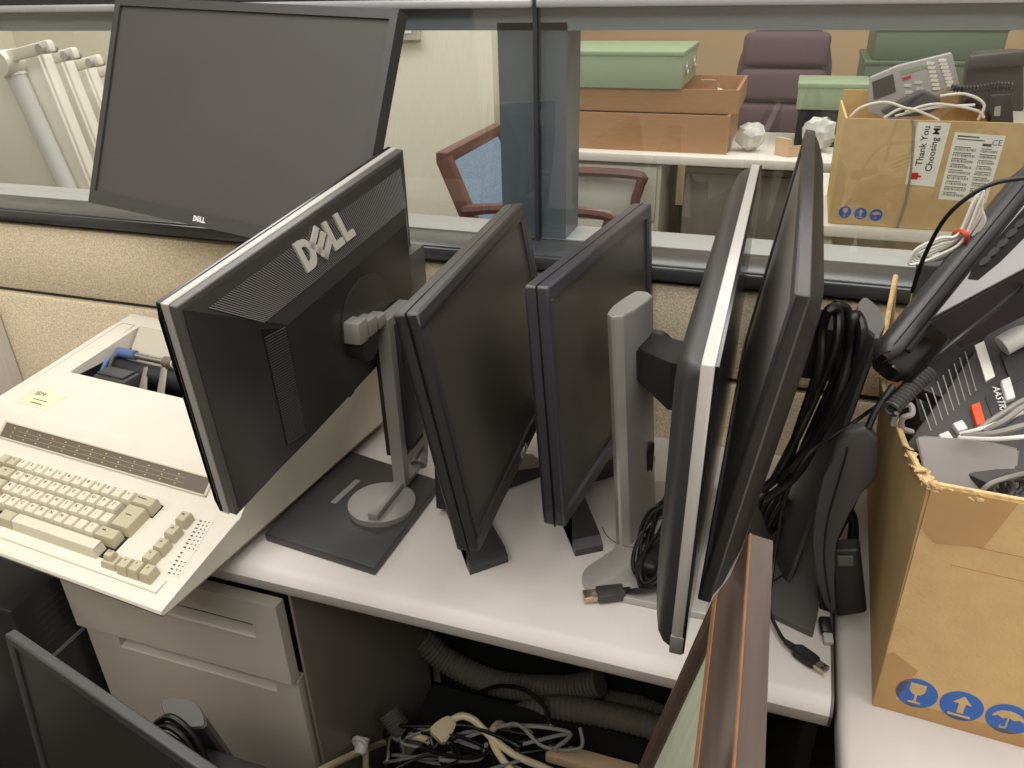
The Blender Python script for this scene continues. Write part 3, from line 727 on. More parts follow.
bm = new(); c = mid + V((.0149, .002, 0)) + ax*(Lc*.18) + nn*.0136; pr(bm, rrect(-.009, -.024, .009, .024, .0085), -.001, .0008, frame(V((c.x, c.y, .845)), ax, (0, 0, 1), nn)); obj('cable_hole', bm, 'well_black', pl)
bm = new(); Mc = M @ V((0, T+.025, .46*H))
a = V((mid.x, mid.y, Mc.z-.005)) + nn*.012 + ax*.01
loft(bm, [[a + V((0, -.02, -.022)), a + V((0, .03, -.022)), a + V((0, .03, .018)), a + V((0, -.02, .018))], [Mc + V((-.02, -.03, -.026)), Mc + V((-.02, .03, -.026)), Mc + V((-.02, .03, .03)), Mc + V((-.02, -.03, .03))], [Mc + V((.002, -.03, -.026)), Mc + V((.002, .03, -.026)), Mc + V((.002, .03, .03)), Mc + V((.002, -.03, .03))]])
cy(bm, a + V((.012, -.024, -.002)), a + V((.012, .034, -.002)), .022)
obj('arm', bm, 'black_plastic', m5)
pl_ = [(-.022, .700), (-.022, .955), (-.138, .945), (-.146, .78)] + [(-.146 + .027*math.cos(R_(a)), .727 + .027*math.sin(R_(a))) for a in (150, 165, 180, 195, 210, 225, 240, 255, 270)]
bm = new(); pr(bm, pl_, .7352, .7445, bev=.0012); bp = obj('base_plate', bm, 'silver', m5)
tt = []
bm = new(); tb(bm, [V((mid.x + .020 + .044*math.cos(a), mid.y + .01 + .05*math.sin(a), .7446)) for a in [R_(205+10*k) for k in range(14)]], .0006, 5, 0); obj('swivel_line', bm, 'graphite', bp)

# ---- dark monitor leaning back, with lens-topped column
P6, W, H, T = V((-.0285, .823, .894)), .51, .313, .012
M = rotm(-89.46, -7.82, 2.5, P6)
m6 = thing('monitor', (.055, .83, DZ), 'dark grey monitor tipped back beside the silver edged one, cables over its column', 'monitor')
slab(m6, M, W, H, T, 'black_matte', 'screen_reflection', .014, .018, .003, bev=.002)
bm = new(); loft(bm, [quad_ring(M, -.497*W, .497*W, .006*H, .994*H, T-.001, .006), quad_ring(M, -.485*W, .485*W, .025*H, .975*H, T+.006, .02), quad_ring(M, -.44*W, .44*W, .06*H, .94*H, T+.014, .04), quad_ring(M, -.30*W, .30*W, .18*H, .82*H, T+.024, .05)]); obj('back_housing', bm, 'black_plastic', m6, 40)
def lens_column(t, c_top, axis, L, wd, c_bot, m='black_matte'):
    ax = V(axis).normalized(); nn = V((ax.y, -ax.x, 0)).normalized()
    def ring(c, s=1.):
        out = []
        for k in range(9):
            f = -1 + 2*k/8; out.append(V(c) + ax*(f*L/2*s) + nn*(wd/2*s*(1 - f*f*.85)))
        for k in range(9):
            f = 1 - 2*k/8; out.append(V(c) + ax*(f*L/2*s) - nn*(wd/2*s*(1 - f*f*.85)))
        return out
    bm = new(); loft(bm, [ring(c_bot, 1.05), ring(c_top)]); co = obj('column', bm, m, t, 35)
    bm = new(); d = (V(c_top)-V(c_bot)).normalized(); loft(bm, [ring(V(c_top) + d*.0003, .97), ring(V(c_top) + d*.003, .93)]); obj('column_cap', bm, 'graphite', co, 35)
    return co
ca, cb = at_z(864, 299, 1.034), at_z(877, 339, 1.034)
ct = (ca+cb)/2
lens_column(m6, ct, cb-ca, (cb-ca).length, .029, V((.060, .845, .744)))
bm = new(); cc = M @ V((0, T+.03, .5*H)); k_ = V((.060, .845, .744)).lerp(ct, .86)
loft(bm, [[cc + V((0, -.03, -.03)), cc + V((0, .03, -.03)), cc + V((0, .03, .03)), cc + V((0, -.03, .03))], [k_ + V((-.006, -.02, -.03)), k_ + V((-.006, .02, -.03)), k_ + V((-.006, .02, .03)), k_ + V((-.006, -.02, .03))]]); obj('arm', bm, 'black_plastic', m6)
bm = new(); pr(bm, [(-.002, .745), (.093, .708), (.118, .905), (.020, .945)], .7352, .7435, bev=.0015); obj('base_plate', bm, 'graphite', m6)

# ---- monitor standing low in front of the drawers
M8o = V((-.47, .335, .50)); W, H, T = .49, .305, .011
e8 = at_z(197, 768, .80) - at_z(4, 634, .80); yaw = math.degrees(math.atan2(e8.y, e8.x))
M = rotm(yaw, -6, 0, M8o)
# slide so that its upper corner falls where the photo has it
tl = M @ V((-W/2, 0, H)); k = at_z(4, 634, tl.z) - tl; M8o += V((k.x, k.y, 0)); M = rotm(yaw, -6, 0, M8o)
m8 = thing('monitor', (M8o.x, M8o.y+.06, .402), 'black monitor standing low in front of the drawer pedestal, seen over its top edge', 'monitor')
slab(m8, M, W, H, T, 'black_matte', 'screen_dark', .010, .015, .003, bev=.002)
bm = new(); loft(bm, [quad_ring(M, -.49*W, .49*W, .01*H, .99*H, T-.001, .006), quad_ring(M, -.30*W, .30*W, .15*H, .85*H, T+.02, .05)]); obj('back_housing', bm, 'black_plastic', m8, 40)
zc = .70
ca, cb = at_z(163, 700, zc), at_z(205, 727, zc); ct = (ca+cb)/2; bt8 = at_z(258, 815, .412)
lens_column(m8, ct, cb-ca, (cb-ca).length, .03, bt8)
cc = M @ V((0, T+.02, .52*H))
bm = new(); bx(bm, (min(cc.x, ct.x)-.03, min(cc.y, ct.y), .60), (max(cc.x, ct.x)+.02, max(cc.y, ct.y), .655), bev=.004); obj('arm', bm, 'black_plastic', m8)
bm = new(); bx(bm, (bt8.x-.10, bt8.y-.12, .4025), (bt8.x+.10, bt8.y+.04, .412), bev=.002); obj('base_plate', bm, 'black_plastic', m8)
for i in range(3):
    bm = new()
    cpt = ct + V((0, 0, -.02))
    pts = [(146-3*i, 752+8*i), (153-4*i, 728+9*i), (170-4*i, 717+9*i), (190-4*i, 732+8*i), (205-5*i, 760+6*i), (214-6*i, 800), (216-6*i, 840)]
    tb(bm, [at_y(a, b, ct.y-.022-.003*i) for a, b in pts], .0038, 8, 6)
    solo('power_cable', bm, 'cable_black', ('outermost black cable loop hung on the column of the low monitor', 'middle black cable loop hung on the column of the low monitor', 'innermost black cable loop hung on the column of the low monitor')[i], 'cable', 'cable loops behind the low monitor')
# what the low monitor stands on: a black computer tower laid flat
t = thing('computer_tower', (M8o.x, M8o.y+.03, .20), 'black computer case lying flat under the low monitor', 'computer')
bm = new(); bx(bm, (M8o.x-.36, M8o.y-.20, .20), (M8o.x+.17, M8o.y+.24, .40), bev=.006); obj('case', bm, 'black_plastic', t)
bm = new(); bx(bm, (M8o.x-.365, M8o.y-.19, .21), (M8o.x-.359, M8o.y+.23, .39), bev=.003); obj('front_panel', bm, 'graphite', t)
t = thing('computer_tower', (M8o.x, M8o.y+.03, 0), 'black computer case lying flat on the floor, underneath the other flat case', 'computer')
bm = new(); bx(bm, (M8o.x-.38, M8o.y-.20, 0), (M8o.x+.16, M8o.y+.24, .199), bev=.006); obj('case', bm, 'black_matte', t)
bm = new(); bx(bm, (M8o.x-.386, M8o.y-.19, .01), (M8o.x-.379, M8o.y+.23, .189), bev=.003); obj('front_panel', bm, 'graphite', t)
# upright black computer with a printed label, left of the pedestal
c0, c1 = at_x(58, 572, -.975), at_x(10, 612, -.975); c2 = at_x(53, 655, -.975)
t = thing('desktop_computer', (-1.05, (c0.y+c1.y)/2, 0), 'black upright computer with a faded printed label, beside the drawer pedestal', 'computer')
bm = new(); bx(bm, (-1.19, c1.y, 0), (-.975, c0.y+.12, c1.z), bev=.005); obj('case', bm, 'black_satin', t)
bm = new(); bx(bm, (-.9755, c1.y+.01, c2.z-.004), (-.9735, c0.y+.1, c2.z+.002)); obj('trim', bm, 'silver_dark', t, 0)
bm = new()
zz = c1.z - .028
for r in range(6):
    yy = c1.y + .03
    for j in range(4):
        w_ = random.uniform(.01, .024)
        bx(bm, (-.9748, yy, zz-.002-r*.013), (-.9742, yy+w_, zz+.0005-r*.013)); yy += w_ + .006
obj('printed_label', bm, 'phone_dark', t, 0)
# ================================================================ typewriter
OT = V((-.963, .653, 0)); YW = R_(-5)
ex, ey = V((math.cos(YW), math.sin(YW), 0)), V((-math.sin(YW), math.cos(YW), 0))
MT = frame(OT, ex, ey, (0, 0, 1))
MX = lambda x: frame(OT + ex*x, ey, (0, 0, 1), ex)             # outlines drawn in (depth, height), extruded along the width
def tl_(P): d = V(P) - OT; return V((d.dot(ex), d.dot(ey), P[2]))
XL, XR2 = -.150, .3665
tw = thing('typewriter', OT + ex*.11 + ey*.15 + V((0, 0, DZ)), 'cream electric typewriter with beige keys overhanging the desk front', 'typewriter')
deck = lambda y: .762 + (y+.116)*.234
full = [(-.116, .7535), (-.1205, .757), (-.119, .761), (-.114, deck(-.114)), (.0145, deck(.0145)), (.0205, .7925), (.060, .827), (.067, .8305), (.17, .8425), (.30, .859), (.352, .864), (.366, .858), (.374, .84), (.376, .7535)]
notch = full[:8] + [(.172, .8425), (.173, .775), (.335, .775), (.318, .860), (.352, .864)] + full[11:]
bm = new()
pr(bm, full, 0, XL*-1-.098, MX(XL)); pr(bm, notch, 0, .395, MX(-.098)); pr(bm, full, 0, XR2-.297, MX(.297))
bmesh.ops.remove_doubles(bm, verts=list(bm.verts), dist=1e-6)
cnt = {}
for f in bm.faces: cnt.setdefault(tuple(round(c, 5) for c in f.calc_center_median()), []).append(f)
sh = obj('shell', bm, 'cream', tw, 25)
md = sh.modifiers.new('soft', 'BEVEL'); md.width = .0025; md.segments = 2; md.limit_method = 'ANGLE'; md.angle_limit = R_(40)
bm = new(); pr(bm, [(-.112, .7528), (-.03, .7375), (.37, .7375), (.372, .7528)], 0, XR2-XL-.045, MX(XL+.006)); obj('base', bm, 'base_grey', tw, 0)
for x in (XL+.05, XR2-.08):
    for y in (-.02, .33):
        bm = new(); cy(bm, MT @ V((x, y, .7352)), MT @ V((x, y, .739)), .012); obj('rubber_foot', bm, 'black_plastic', tw)
# seam, raised keyboard surround, side ribs
bm = new(); bx(bm, (XL-.0006, -.119, .7526), (XR2+.0008, .377, .7540), MT); obj('seam', bm, 'base_grey', tw, 0)
def on_deck(poly, h, lift=0.): return poly
Md = MT @ frame((0, -.114, deck(-.114)), (1, 0, 0), V((0, 1, .234)).normalized(), V((0, -.234, 1)).normalized())   # x, up the deck, out of it
bm = new(); bx(bm, (XL+.01, .012, .0004), (.343, .0135, .0012), Md); bx(bm, (.3415, .012, .0004), (.343, .03, .0012), Md); obj('surround_line', bm, 'cream_grey', tw, 0)
# lines in the back edge of the deck
# margin ruler in the sloped face
a, b = V((0, .0205, .7925)), V((0, .060, .827)); up = (b-a).normalized(); out = V((1, 0, 0)).cross(up)
Mr = MT @ frame((0, .0205, .7925), (1, 0, 0), up, out)
Lr = (b-a).length
bm = new()
for lo, hi in (((-.095, .014, -.0005), (.305, .0165, .0025)), ((-.095, Lr-.0145, -.0005), (.305, Lr-.012, .0025)), ((-.095, .014, -.0005), (-.0905, Lr-.012, .0025)), ((.3005, .014, -.0005), (.305, Lr-.012, .0025))): bx(bm, lo, hi, Mr, bev=.0008)
rl = obj('ruler_bezel', bm, 'cream_grey', tw)
bm = new(); bx(bm, (-.0905, .0165, .0003), (.3005, Lr-.0145, .001), Mr); obj('ruler', bm, 'ruler_dark', tw, 0)
bm = new()
for k in range(13):
    x = -.070 + k*.0265
    for r in range(3): bx(bm, (x-.0012, .0195+r*.0065, .001), (x+.0012, .0212+r*.0065, .0013), Mr)
for r in range(2):
    bx(bm, (-.06, .0235+r*.0065, .001), (.262, .0238+r*.0065, .0012), Mr)
obj('ruler_marks', bm, 'ruler_ink', rl, 0)
# nameplate on the cover
a, b = V((0, .067, .8305)), V((0, .17, .8425)); up = (b-a).normalized(); out = V((1, 0, 0)).cross(up)
Mc = MT @ frame(a, (1, 0, 0), up, out)
q = [tl_(at_z(*p, .832)) for p in ((36, 391), (62, 398), (46, 411), (23, 402))]
cx, cyy = sum(v.x for v in q)/4, sum(v.y for v in q)/4
bm = new(); bx(bm, (cx-.034, cyy-.067-.019, .0), (cx+.034, cyy-.067+.019, .0009), Mc, bev=.0004); npl = obj('nameplate', bm, 'plate_ivory', tw, label='small ivory maker plate')
bm = new(); Mq = Mc @ Matrix.Translation((cx, cyy-.067, .0010))
txt(bm, 'IBM', .013, Mq @ Matrix.Translation((-.012, .009, 0)), .0001); bx(bm, (-.012, -.0045, 0), (.018, -.0030, .0002), Mq); bx(bm, (-.008, -.0125, 0), (.016, -.0105, .0002), Mq)
obj('lettering', bm, 'ink', npl, 0)
# flap seam at the far corner of the cover and rear vents
a, b = V((0, .17, .8425)), V((0, .30, .859)); up = (b-a).normalized(); out = V((1, 0, 0)).cross(up)
Mf = MT @ frame(a, (1, 0, 0), up, out)
bm = new(); bx(bm, (-.138, -.10, .0002), (-.1368, .150, .0006), Mf); bx(bm, (-.138, .150, .0002), (-.108, .1512, .0006), Mf); bx(bm, (-.1092, .128, .0002), (-.108, .150, .0006), Mf); obj('flap_seam', bm, 'cream_grey', tw, 0)
bm = new()
Mv = MT @ frame((0, .318, .8605), (1, 0, 0), V((0, 1, .1)).normalized(), V((0, -.1, 1)).normalized())
for k in range(6): bx(bm, (-.03, .002+k*.0055, .0), (.30, .0042+k*.0055, .0012), Mv)
obj('vent_slats', bm, 'cream_grey', tw, 0)
# inside the opening
bm = new(); bx(bm, (-.0975, .174, .7755), (.2965, .30, .7775), MT); bx(bm, (-.0972, .174, .776), (-.0962, .30, .832), MT); obj('well', bm, 'well_black', tw, 0)
bm = new(); pr(bm, [(.270, .812), (.276, .810), (.322, .8605), (.3165, .863)], 0, .385, MX(-.093)); obj('paper_plate', bm, 'cream_grey', tw, 25)
bm = new(); cy(bm, MT @ V((-.094, .254, .812)), MT @ V((.292, .254, .812)), .0175, n=28); obj('platen', bm, 'platen', tw)
bb = new(); yb, zb = .262, .839
bm = new(); cy(bm, MT @ V((-.09, yb, zb)), MT @ V((.292, yb, zb)), .0058); bail = obj('paper_bail', bm, 'chrome', tw)
bm = new(); cy(bm, MT @ V((-.092, yb, zb)), MT @ V((-.052, yb, zb)), .0085); tb(bm, [MT @ V((-.088, yb, zb)), MT @ V((-.089, yb-.03, zb-.006)), MT @ V((-.089, yb-.05, zb-.03))], .004, 8, 3); obj('bail_lever', bm, 'blue_plastic', bail, label='blue lever end')
for x in (.022, .16, .24):
    bm = new(); cy(bm, MT @ V((x-.009, yb, zb)), MT @ V((x+.009, yb, zb)), .0095); r_ = obj('bail_roller', bm, 'mech_grey', bail)
    bm = new(); cy(bm, MT @ V((x+.009, yb, zb)), MT @ V((x+.0105, yb, zb)), .0075); obj('roller_face', bm, 'paper', r_)
bm = new(); bx(bm, (-.075, .190, .785), (-.005, .226, .832), MT, bev=.004); bx(bm, (-.07, .196, .832), (-.012, .222, .836), MT, bev=.002); obj('print_carrier', bm, 'phone_dark', tw)
for i, (x0, y0, z0, x1, y1, z1) in enumerate(((-.075, .225, .83, -.07, .236, .85), (.012, .195, .80, .004, .232, .842), (.03, .190, .80, .018, .214, .836), (.055, .192, .80, .038, .236, .845), (.064, .190, .80, .045, .232, .845))):
    bm = new(); a, b = V((x0, y0, z0)), V((x1, y1, z1)); d_ = (b-a); z = d_.normalized(); x = z.cross(V((0, 0, 1))).normalized(); y = z.cross(x)
    bx(bm, (-.004, -.0015, 0), (.004, .0015, d_.length), MT @ frame(a, x, y, z), bev=.001); obj('lever', bm, 'mech_grey', tw)
for (x0, x1, y, z) in ((-.02, .29, .183, .806), (.0, .29, .20, .795)):
    bm = new(); cy(bm, MT @ V((x0, y, z)), MT @ V((x1, y, z)), .0035); obj('carrier_rail', bm, 'chrome', tw)
bm = new(); bx(bm, (.0, .188, .79), (.075, .222, .806), MT, bev=.003); obj('ribbon_bracket', bm, 'mech_grey', tw)
# dark well showing round the key blocks
bm = new()
for lo, hi in (((-.05, -.083), (.2465, .0105)), ((.215, -.012), (.2535, .0095))): bx(bm, (lo[0], lo[1]+.114, .0002), (hi[0], hi[1]+.114, .0006), Md)
obj('key_well', bm, 'well_black', tw, 0)
# keys
PK = .01819
ktz = lambda r: .803 - .0047*r
rowy = lambda r: -.0171*r - .0045 - .00135*r
rowx = lambda r: .0063 + .0019*r
LEG = {0: '1234567890-=', 1: 'QWERTYUIOP[]'[:11], 2: "ASDFGHJKL;'", 3: 'ZXCVBNM,./'}
def key(x, y, w, dp, zt, m, leg='', taper=.0024, lx=None):
    zb = deck(y - dp/2) - .002
    t = .0022
    bm = new(); a, b = w/2, dp/2
    slope = .234
    lo = [(-a, -b), (a, -b), (a, b), (-a, b)]
    top = [(-a+taper, -b+taper*.7), (a-taper, -b+taper*.7), (a-taper, b-taper*1.1), (-a+taper, b-taper*1.1)]
    rings = [[V((x+p, y+q, deck(y+q)-.003)) for p, q in lo], [V((x+p*.98, y+q*.98, zt-.003+q*slope)) for p, q in [((u[0]+v[0])/2, (u[1]+v[1])/2) for u, v in zip(lo, top)]], [V((x+p, y+q, zt+q*slope)) for p, q in top]]
    loft(bm, rings, MT)
    if leg:
        Mk = MT @ frame((x + (lx or 0) - .0012, y+.0015, zt + .0004 + .0015*slope), (1, 0, 0), V((0, 1, slope)).normalized(), V((0, -slope, 1)).normalized())
        txt(bm, leg, .0065 if len(leg) == 1 else .0036, Mk, .00012, mi=1)
    obj('key', bm, [m, 'key_ink'], tw, 0)
U = PK*.97
for r, (o_, n_) in enumerate(((0, 12), (.5, 11), (.75, 11), (1.25, 10))):
    for i in range(n_): key(rowx(r) + (o_+i)*PK, rowy(r), U, U*.98, ktz(r), 'cream_key', LEG[r][i])
key(rowx(0) - 1.05*PK, rowy(0), U, U*.98, ktz(0), 'beige_key', '+'); key(rowx(0) - 2.1*PK, rowy(0), U, U*.98, ktz(0), 'beige_key')
key(rowx(1) - .85*PK, rowy(1), PK*1.6, U*.98, ktz(1), 'beige_key', 'Tab'); key(rowx(1) - 2.3*PK, rowy(1), U, U*.98, ktz(1), 'beige_key')
key(rowx(2) - .75*PK, rowy(2), PK*1.85, U*.98, ktz(2), 'beige_key', 'Lock'); key(rowx(2) - 2.3*PK, rowy(2), U, U*.98, ktz(2), 'beige_key')
key(rowx(3) - .3*PK, rowy(3), PK*1.9, U*.98, ktz(3), 'beige_key', 'Shift'); key(rowx(3) - 2.2*PK, rowy(3), U, U*.98, ktz(3), 'beige_key')
key(rowx(0) + 12.55*PK, rowy(0), PK*1.95, U*.98, ktz(0), 'beige_key', 'Backspace', lx=-.004)
key(rowx(1) + 12.35*PK, (rowy(1)+rowy(2))/2 + .001, PK*1.75, U*2.05, (ktz(1)+ktz(2))/2, 'beige_key', 'Return'); 
key(rowx(3) + 11.75*PK, rowy(3), PK*1.9, U*.98, ktz(3), 'beige_key', 'Shift', lx=-.006)
a, b = tl_(at_z(14, 517, .786)), tl_(at_z(92, 548, .786)); ys = rowy(4) - .001
key((a.x+b.x)/2, ys, b.x-a.x+.004, U*.95, ktz(4)+.001, 'cream_key'); key(a.x - PK*.85, ys, PK*1.5, U*.95, ktz(4), 'beige_key')
for i, p in enumerate(((183.3, 515.4), (172.3, 529), (161, 542.5), (150.2, 553.8))):
    q = tl_(at_z(*p, .800 - .005*i)); key(q.x, q.y, U, U*.98, .800 - .005*i, 'beige_key', ('Mar', 'Clr', 'Set', '+')[i])
for i, p in enumerate(((124.9, 561.5), (136, 565), (147.7, 569))):
    q = tl_(at_z(*p, .782)); key(q.x, q.y, U*.98, U, .782, 'beige_key', '<^>'[i])
q = tl_(at_z(110, 554.5, .784)); key(q.x, q.y, U*1.4, U*.95, .778, 'beige_key'); key(q.x-.001, q.y+.001, U*.85, U*.7, .786, 'beige_key', 'Cd')
# printed card beside the keys
q = [tl_(at_z(*p, .788)) for p in ((200, 519), (215, 522), (176, 567), (162, 563))]
bm = new(); k = [Md.inverted() @ (MT @ V((v.x, v.y, deck(v.y)))) for v in q]
pr(bm, [(v.x, v.y) for v in k], 0, .0006, Md); cd = obj('legend_card', bm, 'cream', tw, 0)
bm = new(); A_, B_, C_ = k[0], k[1], k[3]
for i in range(14):
    f = .06 + i*.068 + (.03 if i > 7 else 0)
    p_ = A_.lerp(C_, f)
    for g, w_ in ((.22, .0019), (.52, .0009), (.78, .0007)):
        if i in (8, 9) and g > .5: continue
        c_ = p_ + (B_-A_)*g; bx(bm, (c_.x-w_, c_.y-.0011, .0006), (c_.x+w_, c_.y+.0008, .0009), Md)
obj('legend_marks', bm, 'key_ink', cd, 0)
# ================================================================ the open carton of phones on the return desk
FL, FR = V((.150, .633, DZ)), V((.150, .633, DZ)) + V((.132, -.009, 0)).normalized()*.34
ux = (FR-FL).normalized(); uy = V((-ux.y, ux.x, 0)); HB = .268
ct_ = thing('carton', (.32, .83, DZ), 'open cardboard carton of phones on the return desk, rim torn, blue care symbols', 'box')
Mb = frame(FL + V((0, 0, .0006)), ux, (0, 0, 1), -uy)        # on the front face: x along, y up, z towards the viewer
bm = new(); bx(bm, (0, 0, -.005), (.34, HB-.002, 0), Mb)
obj('front_wall', bm, 'cardboard', ct_, 0)
# side wall with a torn upper edge, bulging outwards
top = [(.636, 1.0, .1475), (.655, .998, .143), (.675, 1.001, .138), (.70, .999, .1335), (.74, 1.001, .1285), (.79, .999, .125), (.83, .994, .124), (.87, .997, .1235), (.91, 1.004, .126), (.95, 1.014, .130), (.99, 1.03, .135), (1.03, 1.05, .140)]
def wall(off):
    rows = []
    for j in range(7):
        f = j/6; row = []
        for y, z, x in top:
            x0 = .150 + (y-.633)*.035
            row.append(V((x0 + (x-x0)*f**1.4 + off, y, DZ+.0006 + (z-DZ-.0006)*f)))
        rows.append(row)
    return rows
def sheet(bm, A, B):
    n, m = len(A), len(A[0])
    a = [[bm.verts.new(p) for p in r] for r in A]; b = [[bm.verts.new(p) for p in r] for r in B]
    for i in range(n-1):
        for j in range(m-1):
            bm.faces.new((a[i][j], a[i+1][j], a[i+1][j+1], a[i][j+1])); bm.faces.new((b[i][j], b[i][j+1], b[i+1][j+1], b[i+1][j]))
    for j in range(m-1):
        bm.faces.new((a[-1][j], b[-1][j], b[-1][j+1], a[-1][j+1])); bm.faces.new((a[0][j], a[0][j+1], b[0][j+1], b[0][j]))
    for i in range(n-1):
        bm.faces.new((a[i][0], b[i][0], b[i+1][0], a[i+1][0])); bm.faces.new((a[i][-1], a[i+1][-1], b[i+1][-1], b[i][-1]))
    bmesh.ops.recalc_face_normals(bm, faces=list(bm.faces))
bm = new(); sheet(bm, wall(0), wall(.0055)); obj('side_wall', bm, 'cardboard', ct_, 40)
bm = new(); bx(bm, (.165, 1.025, DZ+.001), (FR.x-.001, 1.03, 1.03)); obj('back_wall', bm, 'cardboard_inner', ct_, 0)
p_ = FL + ux*.34; bm = new(); bx(bm, (p_.x-.006, p_.y+.0005, DZ+.001), (p_.x-.001, 1.03, 1.0)); obj('end_wall', bm, 'cardboard', ct_, 0)
bm = new(); pr(bm, [(FL+ux*.006+uy*.006)[:2], (FL+ux*.33+uy*.006)[:2], (FL.x+.325, 1.02), (.168, 1.02)], DZ+.001, DZ+.005); obj('floor_panel', bm, 'cardboard_inner', ct_, 0)
# torn corrugated edge
bm = new()
def flake(c, e, s):
    y_ = e.cross(V((.3, .2, 1))).normalized()
    pr(bm, [(-s, -s*.5), (s*.7, -s*.6), (s*1.2, .1*s), (s*.2, s*.6), (-s*.9, s*.4)], 0, .0014, frame(c, e, y_, e.cross(y_)))
for k in range(46):
    f = random.random()**1.3; j = min(9, int(f*8)); g = f*8-j
    a, b = V((top[j][2], top[j][0], top[j][1])), V((top[j+1][2], top[j+1][0], top[j+1][1])); c = a.lerp(b, g)
    e = ((b-a).normalized() + V((random.uniform(-.5, .5), random.uniform(-.3, .3), random.uniform(-.35, .35)))).normalized()
    flake(c + V((random.uniform(.001, .006), 0, random.uniform(-.003, .001))), e, random.uniform(.002, .005))
for k in range(12):
    f = random.random(); c = V((.146 - .012*f + random.uniform(.0, .006), .640 + .06*f, .999 + random.uniform(-.004, .003)))
    flake(c, V((random.uniform(-.6, .6), random.uniform(-1, 1), random.uniform(-.5, .5))).normalized(), random.uniform(.005, .009))
tb(bm, [V((x+.0028, y, z-.0005)) for y, z, x in top], .0024, 5, 3)
obj('torn_edge', bm, 'cardboard_torn', ct_, 0, label='torn pale corrugated edge')
bm = new()
for k in range(30):
    f = random.random(); c = Mb @ V((.003+.04*f*f, HB-.002+random.uniform(-.004, .002), -.003))
    e = (ux + V((random.uniform(-.6, .6), random.uniform(-.6, .6), random.uniform(-.5, .4)))).normalized(); flake(c, e, random.uniform(.003, .0075))
bx(bm, (.0, HB-.006, -.0045), (.339, HB+.0012, -.0005), Mb)
obj('torn_edge', bm, 'cardboard_torn', ct_, 0, label='torn pale corrugated edge')
# tape: over the upper corner, down the corner, along the foot
bm = new(); pr(bm, [(0, HB-.001), (.064, HB-.002), (.050, HB-.052), (.014, HB-.058), (0, HB-.045)], .0, .0007, Mb); obj('packing_tape', bm, 'tape', ct_, 0, label='glossy brown tape on the upper corner')
bm = new(); pr(bm, [(0, .0), (.34, .0), (.34, .016), (.0, .016)], 0, .0006, Mb); pr(bm, [(0, .016), (.018, .016), (.03, .06), (.006, .075), (0, .07)], 0, .0006, Mb); obj('packing_tape', bm, 'tape', ct_, 0, label='brown tape along the foot')
bm = new(); pr(bm, [(.03, .190), (.34, .1873), (.34, .1881), (.03, .1908)], 0, .0003, Mb); pr(bm, [(.045, .214), (.34, .2126), (.34, .2134), (.045, .2148)], 0, .0003, Mb); obj('crease', bm, 'tape', ct_, 0)
def care_symbols(par, Mf, pts, r, th=.0006):
    for i, (x, y) in enumerate(pts):
        bm = new(); pr(bm, circ(r, 36), 0, th, Mf @ Matrix.Translation((x, y, 0))); dsk = obj('care_symbol', bm, 'icon_blue', par, 0)
        Mi = Mf @ Matrix.Translation((x, y, th)) @ Matrix.Scale(r/.02, 4); bm = new(); t_ = .0004
        if i == 0:     # goblet
            pr(bm, [(-.0075, .0135), (.0075, .0135), (.0075, .004), (.004, -.001), (.0012, -.002), (.0012, -.0115), (.006, -.0125), (.006, -.0142), (-.006, -.0142), (-.006, -.0125), (-.0012, -.0115), (-.0012, -.002), (-.004, -.001), (-.0075, .004)], 0, t_, Mi)
        elif i == 1:   # arrow up over a bar
            pr(bm, [(-.003, -.0095), (.003, -.0095), (.003, .004), (.0085, .004), (0, .0145), (-.0085, .004), (-.003, .004)], 0, t_, Mi); bx(bm, (-.0105, -.0145, 0), (.0105, -.0118, t_), Mi)
        else:          # umbrella
            arc = [(.0145*math.cos(R_(a)), .0115*math.sin(R_(a))) for a in range(0, 181, 15)]
            pr(bm, arc + [(-.0095, .003), (-.005, .0), (0, .003), (.005, .0), (.0095, .003)], 0, t_, Mi)
            bx(bm, (-.0007, -.011, 0), (.0007, .002, t_), Mi); pr(bm, [(-.0007, -.011), (-.0045, -.0125), (-.0045, -.0095), (-.0055, -.0095), (-.0055, -.0138), (.0007, -.0125)], 0, t_, Mi)
        obj('symbol_mark', bm, 'cardboard', dsk, 0)
inv = Mb.inverted()
pts = []
for q in ((916.5, 693), (961.5, 706), (1008, 719)):
    d = ray(*q); n_ = -uy; t_ = (FL - CAM).dot(n_)/d.dot(n_); l = inv @ (CAM + d*t_); pts.append((l.x, l.y))
care_symbols(ct_, Mb, pts, .0185)

# ---------------- contents
def ori(o, d, up):                                             # frame with x along d and z near up
    x = V(d).normalized(); z = (V(up) - x*V(up).dot(x)).normalized(); return frame(o, x, z.cross(x), z)
